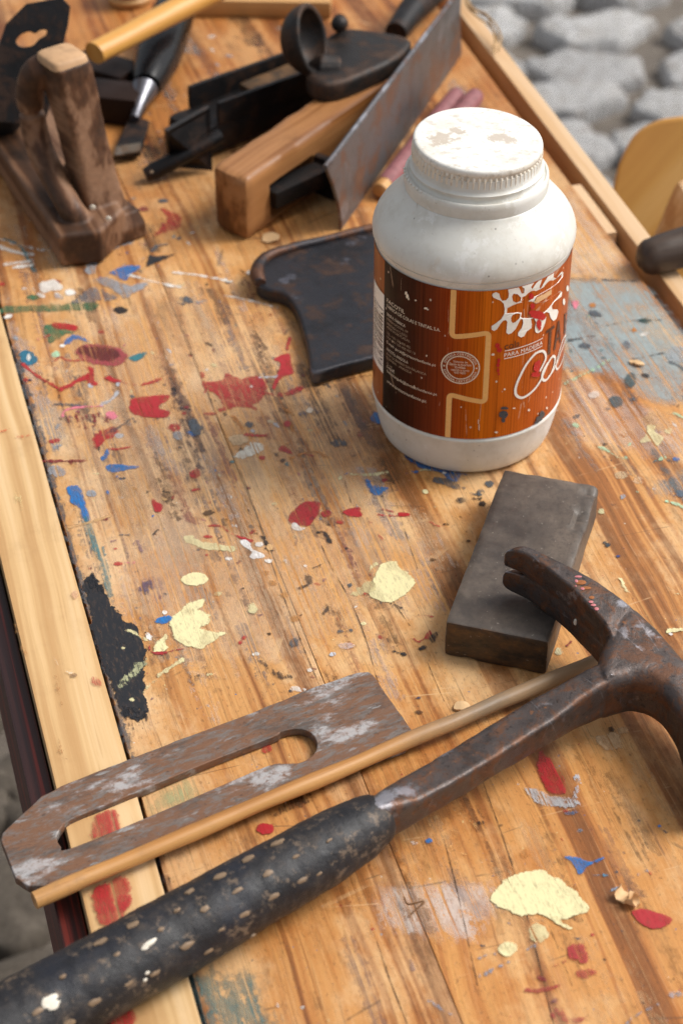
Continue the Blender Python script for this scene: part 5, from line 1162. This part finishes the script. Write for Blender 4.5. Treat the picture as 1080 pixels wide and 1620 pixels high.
# curled adze head resting on the tools
M_ADZE = iron('brown_black_iron', (.022,.019,.018), (.055,.028,.016), (.09,.08,.08), .5, .18, .48, 45, .12, .5)
zs_ = .062
pl = crom([Vector((*P2(x, y, zs_), 0)) for x, y in [(484,112),(496,84),(514,58),(536,46),(562,43),(600,48),(638,56),(650,66),(636,84),(610,100),(580,114),(546,127),(516,132),(494,126)]], 4)
adl = P(560,90,0)
adz = thing('adze_head', 'dark iron adze head with a flat oval blade and a scrolled end', 'adze', (adl.x, adl.y, .03), 0)
v, f = shape2d(pl, [], .016, .004, 3); g = G(); g.add([(q.x, q.y, q.z+zs_-.008) for q in v], f); g.wear(.0008, 40); part('oval_blade', g, M_ADZE, adz, sharp=50)
# the scrolled end: a deep scoop turned to the right
bc_ = P(496,64,.078); ax_ = Vector((.90,-.30,.30)).normalized(); ex_ = ax_.cross(Vector((0,0,1))).normalized(); ey_ = ex_.cross(ax_)
g = G(); rings = []
for (R_, Dp, seq) in ((.0255, .0235, [k/11 for k in range(12)]), (.0212, .0195, [1-k/11 for k in range(12)])):
    for t_ in seq:
        ph = rad(4 + 86*t_); ring = []
        for k in range(32):
            a = 2*math.pi*k/32; rr_ = R_*math.sin(ph)*(1+.07*math.cos(2*a)+.04*math.sin(a))
            ring.append(bc_ + ex_*rr_*.92*math.cos(a) + ey_*rr_*1.1*math.sin(a) - ax_*Dp*math.cos(ph))
        rings.append(ring)
g.loft(rings); g.tube([bc_ - ey_*.022 - ax_*.006, P(512,108,.060), P(535,110,.058)], [.008,.010,.009], 12)
g = fuse(g, .0011, 2); g.wear(.0008, 45); part('scrolled_end', g, M_ADZE, adz, sharp=60)
g = G(); g.ball(P(537,37,.072), 1, 14, 10, (.0065,.0065,.006)); g.tube([P(537,35,.070), P(537,40,.05)], .006, 12); part('stud', g, M_ADZE, adz)

# black rod behind the blade
g = G(); g.tube([P(626,52,.016), P(650,18,.018), P(664,2,.018), P(690,-25,.018)], [.009,.011,.0125,.013], 16); g2c = P(655,12,0)
solo('black_file', g, M_DKIRON, 'black iron bar lying behind the upright steel blade', 'bar', (g2c.x, g2c.y, 0), 1.0)
g = G(); g.ball(P(676,4,.02), 1, 14, 8, (.018,.010,.010)); 

# iron spokeshave body with its thin lever
skl = P(330,230,0)
shv = thing('metal_plane', 'blackened metal hand plane lying beside the wooden one', 'plane', (skl.x, skl.y, 0), rad(40))
s0_, s1_ = P(300,252,.0), P(520,160,.0); ud = (s1_-s0_).normalized(); nd = Vector((-ud.y, ud.x, 0)); L_ = (s1_-s0_).length
Mv = Matrix.Translation((s0_+s1_)/2 + nd*.006 + Vector((0,0,.015))) @ Matrix.Rotation(math.atan2(ud.y, ud.x), 4, 'Z')
g = G(); g.rbox((L_, .036, .022), (24,6,4), .003, Mv, .0005, 50); part('body', g, M_DKIRON, shv)
g = G()
for sy in (-.0165, .0165):
    Mr = Mv @ Matrix.Translation((.01, sy, .017)) @ Matrix.Rotation(rad(2), 4, 'Y'); g.rbox((L_*.86, .004, .018), (16,2,4), .0012, Mr, .0003, 60)
part('side_wall', g, M_DKIRON, shv)
g = G(); Mr = Mv @ Matrix.Translation((.03, 0, .0165)); g.rbox((L_*.55, .020, .006), (12,4,2), .002, Mr, .0004, 60); part('bed', g, iron('rusty_bed', (.07,.045,.025), (.16,.08,.03), (.12,.1,.09), .6, .1, .55, 60, .3, .3), shv)
pe = [P(262,206,.043), P(268,262,.0035), P(334,268,.0035), P(330,168,.046)]
nrm_ = (pe[1]-pe[0]).cross(pe[3]-pe[0]).normalized(); g = G()
g.loft([[q + nrm_*.0015 for q in pe], [q - nrm_*.0015 for q in pe]]); part('end_plate', g, M_DKIRON, shv, sharp=20)
g = G(); g.tube([P(230,277,.006), P(245,270,.008), P(275,255,.013), P(311,236,.020), P(350,214,.026)], [.0048,.0062,.0060,.0056,.005], 14); part('lever', g, M_DKIRON, shv)
g = G(); g.ball(P(240,272,.0132), 1, 8, 5, (.0014,.0014,.0008)); o = part('fleck', g, M_TANF, shv)

# closed wooden handle in the corner
ttl = P(150,390,0)
tot = thing('wooden_tote', 'dark worn wooden plane tote with a closed grip in the corner', 'plane', (ttl.x, ttl.y, 0), rad(115))
f0, f1 = P(150,392,0), P(220,366,0); tx = (f1-f0); wd = tx.length; tx.normalize(); ty = Vector((-tx.y, tx.x, 0))
def section(cx, hw, hd, rot=0, n=16, p=.55):
    out = []
    for k in range(n):
        a = 2*math.pi*k/n; ca, sa = math.cos(a), math.sin(a)
        out.append(cx + tx*hw*math.copysign(abs(ca)**p, ca) + ty*hd*math.copysign(abs(sa)**p, sa))
    return out
def post(pts, n=16, p=.55):
    g = G(); rings = []
    for i, (q, hw, hd) in enumerate(pts): rings.append(section(Vector(q), hw, hd, 0, n, p))
    g.loft(rings); return g
fm = (f0+f1)/2
pk = [(fm+Vector((-.002,.012,.001)), .0155, .0135), (P(178,345,.016)+ty*.012, .0160, .0140), (P(160,290,.040)+ty*.010, .0140,.0130), (P(145,230,.066)+ty*.010,.0135,.0135), (P(130,170,.092)+ty*.010,.0138,.0140), (P(118,120,.114)+ty*.010,.0140,.0145), (P(112,102,.122)+ty*.010,.0139,.0143)]
pk = [(q, a_, b_) for q, a_, b_ in pk]
qs = crom([q for q, _, _ in pk], 5, False); t_ = np.linspace(0, len(pk)-1, len(qs)); A1 = np.interp(t_, range(len(pk)), [a_ for _, a_, _ in pk]); B1 = np.interp(t_, range(len(pk)), [b_ for _, _, b_ in pk])
TG = post(list(zip(qs, A1, B1)), 24, .34)
top = qs[-1]; g = post([(top+Vector((0,0,-.001)), .0137, .0141), (top+Vector((-.0003,0,.003)), .0130, .0134), (top+Vector((-.0004,0,.0042)), .0116, .0120)], 24, .36); part('grip_end', g, M_ENDGR, tot, sharp=60)
foot = post([(fm+Vector((0,.004,.0006)), wd/2*1.0, .0125), (fm+Vector((0,.004,.010)), wd/2*1.0, .0125), (fm+Vector((-.002,.008,.020)), wd/2*.75, .0125)], 20, .3); TG.add(foot.v, foot.f)
# sole running out of the frame
sole = [P2(x, y, .026) for x, y in [(92,372),(158,366),(196,330),(150,250),(60,80),(-60,40),(-90,180),(-4,232)]]
v, f = shape2d(sole, [], .025, .003, 2); g = G(); g.add([(q.x, q.y, q.z+.0135) for q in v], f); TG.add(g.v, g.f)
arm = [(P(150,368,.012),.009,.010),(P(130,352,.022),.008,.0095),(P(112,330,.032),.0075,.0095),(P(88,285,.042),.0075,.0095),(P(66,240,.054),.0085,.010),(P(52,190,.074),.0085,.010),(P(48,140,.098),.009,.010),(P(62,112,.112),.010,.010),(P(90,104,.114),.010,.010)]
qs = crom([q for q, _, _ in arm], 5, False); t_ = np.linspace(0, len(arm)-1, len(qs)); A1 = np.interp(t_, range(len(arm)), [a_ for _, a_, _ in arm]); B1 = np.interp(t_, range(len(arm)), [b_ for _, _, b_ in arm])
g = G(); g.tube(qs, list((A1+B1)/2), 18); TG.add(g.v, g.f); TG = fuse(TG, .0011, 2); TG.wear(.0006, 40); TG.wear(.0003, 150); part('carved_body', TG, M_TOTEW, tot, sharp=60)
g = G()
for x, y, z in ((147,328,.036),(172,346,.030)): g.ball(P(x, y, z), 1, 10, 6, (.0020,.0008,.0020))
o = part('white_dot', g, M_WHITEF, tot)
# cutter standing in front of it: eight-sided iron with a keyhole
org = P(60,130,.075); nv = Vector((.10,-.86,.42)).normalized(); exx = Vector((nv.y*-1, nv.x, 0)).normalized(); 
if exx.x < 0: exx = -exx
eyy = nv.cross(exx)
if eyy.z < 0: eyy = -eyy
def to2(px, py): q = PP(px, py, org, nv)-org; return (q.dot(exx), q.dot(eyy))
oc = [to2(x, y) for x, y in [(-30,190),(-18,120),(2,62),(10,38),(42,6),(98,-4),(112,10),(108,40),(98,82),(84,150),(70,200)]]
hc = crom([Vector((*to2(x, y),0)) for x, y in [(26,66),(32,56),(46,50),(56,53),(64,48),(74,48),(72,56),(62,62),(52,72),(34,74)]], 4)
v, f = shape2d(oc, [hc], .004, .0006, 1); Mo = Matrix((exx, eyy, exx.cross(eyy))).transposed().to_4x4(); Mo.translation = org
g = G(); g.add([Mo @ q for q in v], f); solo('cutter_iron', g, M_DKIRON, 'black eight-sided cutter iron with a keyhole standing behind the wooden tote', 'cutter iron', (org.x, org.y, .02), 0)
g = G(); q0 = P(20,150,.055); g.ball(q0, 1, 14, 8, (.022,.016,.018)); g.tube([P(-10,190,.03), q0, P(34,112,.075)], [.018,.017,.008], 14)
solo('clamp_knob', g, M_DKIRON, 'black rounded knob below the eight-sided cutter iron', 'knob', (q0.x, q0.y, .02))

# mallet handle
h0_, h1_ = P(150,84,.052), P(352,-22,.055)
g = G(); pth2 = [h0_.lerp(h1_, k/12) for k in range(13)]; g.tube(pth2, [.0095+.0012*k/12 for k in range(13)], 18, .85); g.wear(.0004, 40)
hm_ = (h0_+h1_)/2; solo('mallet_handle', g, M_MALW, 'smooth yellow ash handle lying across the tools at the back', 'handle', (hm_.x, hm_.y, .04), math.atan2((h1_-h0_).y, (h1_-h0_).x))
# chisel with black handle
k0, k1, k2, k3 = P(285,-8,.024), P(232,136,.018), P(229,140,.018), P(213,188,.011)
kd = (k1-k0).normalized()
chs = thing('chisel', 'chisel with glossy black handle and short wide dark blade', 'chisel', (k1.x, k1.y, 0), math.atan2(kd.y, kd.x))
g = G(); n_ = 14; g.tube([k0.lerp(k1, k/n_) for k in range(n_+1)], list(np.interp(np.linspace(0,1,n_+1), [0,.1,.45,.75,.92,.96,1], [.012,.016,.0185,.0175,.0135,.0138,.0105])), 24); part('handle', g, M_BLACKPL, chs, sharp=50)
g = G(); g.tube([k2.lerp(k3, k/6) for k in range(7)], [.0102,.0088,.0070,.0056,.0045,.0038,.0035], 20); part('ferrule', g, M_FERR, chs)
bq = [(202,190),(214,184),(236,191),(222,238),(180,245),(186,226)]
v, f = shape2d([P2(x, y, .008) for x, y in bq], [], .005, .0008, 1); g = G(); g.add([(q.x, q.y, q.z+.0058) for q in v], f); part('blade', g, M_DKIRON, chs)
bq = [(184,232),(223,226),(222,239),(180,246)]; v, f = shape2d([P2(x, y, .0085) for x, y in bq], [], .0016, .0003, 1); g = G(); g.add([(q.x, q.y, q.z+.0082) for q in v], f); part('bevel', g, iron('ground_bevel', (.16,.13,.10), (.15,.09,.05), (.3,.28,.26), .5, .3, .4, 80, .1, .5), chs)
# two dark wedges by the handle
for (px, py, a_, ln, lab) in ((166,118,-30,.052,'upper dark wooden wedge beside the black chisel handle'), (178,160,-12,.046,'lower dark wooden wedge just below the other one')):
    q = P(px, py, .012); Mz = Matrix.Translation((q.x, q.y, .0115)) @ Matrix.Rotation(rad(a_), 4, 'Z'); g = G(); g.rbox((ln,.030,.022), (8,5,4), .0018, Mz, .0004, 50)
    solo('wooden_wedge', g, plain('dark_wedge', (.018,.008,.005), .55, 0, .3, spec=.2), lab, 'wedge', (q.x, q.y, 0), rad(a_), group='dark wedges at the back')
# lath and bobbin at the far edge
l0, l1 = P(300,-4,.009), P(525,-2,.009); lc = (l0+l1)/2; la = math.atan2((l1-l0).y, (l1-l0).x)
Mz = Matrix.Translation((lc.x, lc.y+.004, .0075)) @ Matrix.Rotation(la+rad(-1), 4, 'Z'); g = G(); g.rbox(((l1-l0).length,.044,.014), (20,5,3), .0012, Mz, .0004, 40)
solo('lath', g, M_LATHW, 'short pale wooden lath lying at the far end of the bench', 'lath', (lc.x, lc.y, 0), la)
bcn = P(206,2,.0); bob = thing('bobbin', 'small wooden bobbin wound with red thread at the far end', 'bobbin', (bcn.x, bcn.y, 0))
Tb = Matrix.Translation(bcn); g = G(); g.lathe([(.001,.0006),(.017,.0006),(.0185,.003),(.0185,.006),(.016,.008),(.016,.022),(.0185,.024),(.0185,.028),(.001,.030)], 32, Tb); part('spool', g, M_LATHW, bob)
g = G()
for k in range(4): g.lathe([(.0155,.009+k*.0033),(.0172,.0096+k*.0033),(.0172,.0112+k*.0033),(.0155,.0118+k*.0033)], 32, Tb)
part('thread', g, plain('red_thread', (.30,.05,.04), .8), bob)

# two mauve sticks behind the jar
for (p_, q_, r0_, lab) in (((600,303),(722,150),.0068,'mauve wooden stick with bare end touching the steel blade, nearest one'), ((668,252),(752,152),.0072,'mauve wooden stick behind the white cap of the jar')):
    A_, B_ = P(*p_, r0_), P(*q_, r0_); dd = (B_-A_).normalized(); c_ = (A_+B_)/2
    st_ = thing('mauve_stick', lab, 'stick', (c_.x, c_.y, 0), math.atan2(dd.y, dd.x), 'mauve sticks behind the jar')
    g = G(); m_ = 10; g.tube([A_.lerp(B_, .06+.94*k/m_) for k in range(m_+1)], [r0_]*m_+[r0_*.9], 18); part('shaft', g, M_MAUVE, st_)
    g = G(); L2 = (B_-A_).length; g.tube([A_, A_+dd*.0008, A_+dd*.003, A_+dd*.006, A_+dd*L2*.062], [r0_*.55,r0_*.8,r0_*.9,r0_*.84,r0_*.96], 18); part('tip', g, M_LATHW, st_)

# dark handle reaching in from the right over the rail
t0_, t1_ = P(1010,412,.010), P(1130,376,.016); td = (t1_-t0_).normalized()
hd = thing('tool_handle', 'thick dark brown handle reaching in over the rail from the right', 'handle', (t0_.x, t0_.y, 0), math.atan2(td.y, td.x))
g = G(); m_ = 16; g.tube([t0_.lerp(t1_, k/m_) for k in range(m_+1)], list(np.interp(np.linspace(0,1,m_+1), [0,.05,.12,.3,1], [.005,.0098,.0122,.0132,.0138])), 24); g.wear(.0004, 40)
part('shaft', g, wood('dark_walnut', (.022,.013,.009), (.045,.028,.019), (.085,.058,.042), 60, 14, .3, (.02,.012,.008), .4, 14), hd)
def twine(pts, r=.0012, k=3):
    g = G()
    for s_ in range(k):
        rn = random.Random(s_+len(pts)); q = crom([Vector(p)+Vector((rn.uniform(-.004,.004),rn.uniform(-.004,.004),rn.uniform(0,.004))) for p in pts], 6, False); g.tube(q, r, 6)
    return g
g = twine([P(735,-10,.006),P(745,12,.010),P(760,25,.010),P(775,38,.008),P(788,62,.006),P(784,82,.003)], .0009, 3)
q = P(760,30,0); solo('twine', g, M_ROPE, 'loop of brown twine hanging over the far end of the rail', 'twine', (q.x, q.y, 0))

# orange board and pale block standing beyond the bench
M_ORB = wood('orange_varnished_board', (.56,.27,.065), (.68,.37,.10), (.76,.46,.16), 30, 8, .10, (.3,.12,.02), .35, 6)
org = P(1040,300,-.17); org = CAMP + ray(1040,300)*1.62; nv = Vector((-.35,-.75,.56)).normalized(); exx = nv.cross(Vector((0,0,1))).normalized()
if exx.x < 0: exx = -exx
eyy = nv.cross(exx)
if eyy.z < 0: eyy = -eyy
oc = crom([Vector((*to2(x, y),0)) for x, y in [(952,420),(966,330),(975,285),(986,250),(1006,215),(1034,196),(1064,188),(1110,186),(1170,200),(1220,250),(1230,330),(1210,430),(1090,490)]], 6)
v, f = shape2d(oc, [], .022, .004, 3); Mo = Matrix((exx, eyy, exx.cross(eyy))).transposed().to_4x4(); Mo.translation = org
Mb = Mo @ Matrix.Rotation(rad(62), 4, 'Z')
g = G(); g.add([Mo @ q for q in v], f); solo('rounded_board', g, M_ORB, 'rounded orange varnished wooden board standing beyond the bench rail', 'board', None, M=Mb)
qb = CAMP + ray(1086,352)*1.50; g = G(); Mz = Matrix.Translation(qb) @ Matrix.Rotation(rad(25), 4, 'Z') @ Matrix.Rotation(rad(20), 4, 'X'); g.rbox((.030,.03,.075), (5,5,10), .006, Mz, .001, 40)
solo('pale_post', g, M_RAILTOP, 'small pale wooden post in front of the orange board', 'post', None, M=Mz)

# chips and shavings
M_SHAV = plain('fresh_shaving', (.66,.43,.22), .7, 0, .3, 200)
def chip(px, py, a_, b_, an, lab, curl=.0, name='wood_chip'):
    q = P(px, py, 0); g = G(); n = 9; rings = []; rn = random.Random(px)
    for i in range(n):
        t_ = i/(n-1)-.5; w_ = b_*(1-(2*abs(t_))**3)*.5+.0005
        if curl: cv = Vector((math.sin(t_*curl*3)*a_/(curl*2), 0, .0015+(1-math.cos(t_*curl*3))*a_/(curl*2)))
        else: cv = Vector((t_*a_, 0, .0016+.0006*math.sin(t_*5+px)))
        j_ = rn.uniform(-.0006,.0006)
        rings.append([cv+Vector((0,w_+j_,.0005)), cv+Vector((0,-w_+j_,.0005)), cv+Vector((0,-w_+j_,-.0004)), cv+Vector((0,w_+j_,-.0004))])
    g.loft(rings); Mz = Matrix.Translation(q) @ Matrix.Rotation(rad(an), 4, 'Z'); g.v = [Mz @ q_ for q_ in g.v]
    solo(name, g, M_SHAV, lab, 'wood chip' if name == 'wood_chip' else 'shaving', q, rad(an), group='chips and shavings on the bench')
chip(730,1121,.0085,.0052,10,'small pale wood chip between the sharpening stone and the dowel')
chip(428,379,.013,.010,30,'small wood chip in front of the nose of the wooden plane')
chip(986,1424,.012,.0055,-40,'curled pale shaving touching a red paint spot near the front right', 1.6, 'wood_shaving')
chip(998,1432,.008,.005,60,'tiny bent shaving right beside the curled one', 1.5, 'wood_shaving')
chip(1006,577,.010,.003,-35,'thin sliver of wood on the grey stained patch right of the jar', 0, 'wood_shaving')
g = twine([P(646,1415,.001),P(655,1425,.002),P(658,1440,.002),P(657,1450,.001)], .0004, 1); q = P(655,1430,0)
solo('fibre', g, plain('brown_fibre', (.16,.07,.02), .6), 'thin curved brown fibre lying on the whitish wash at the front', 'fibre', (q.x, q.y, 0))
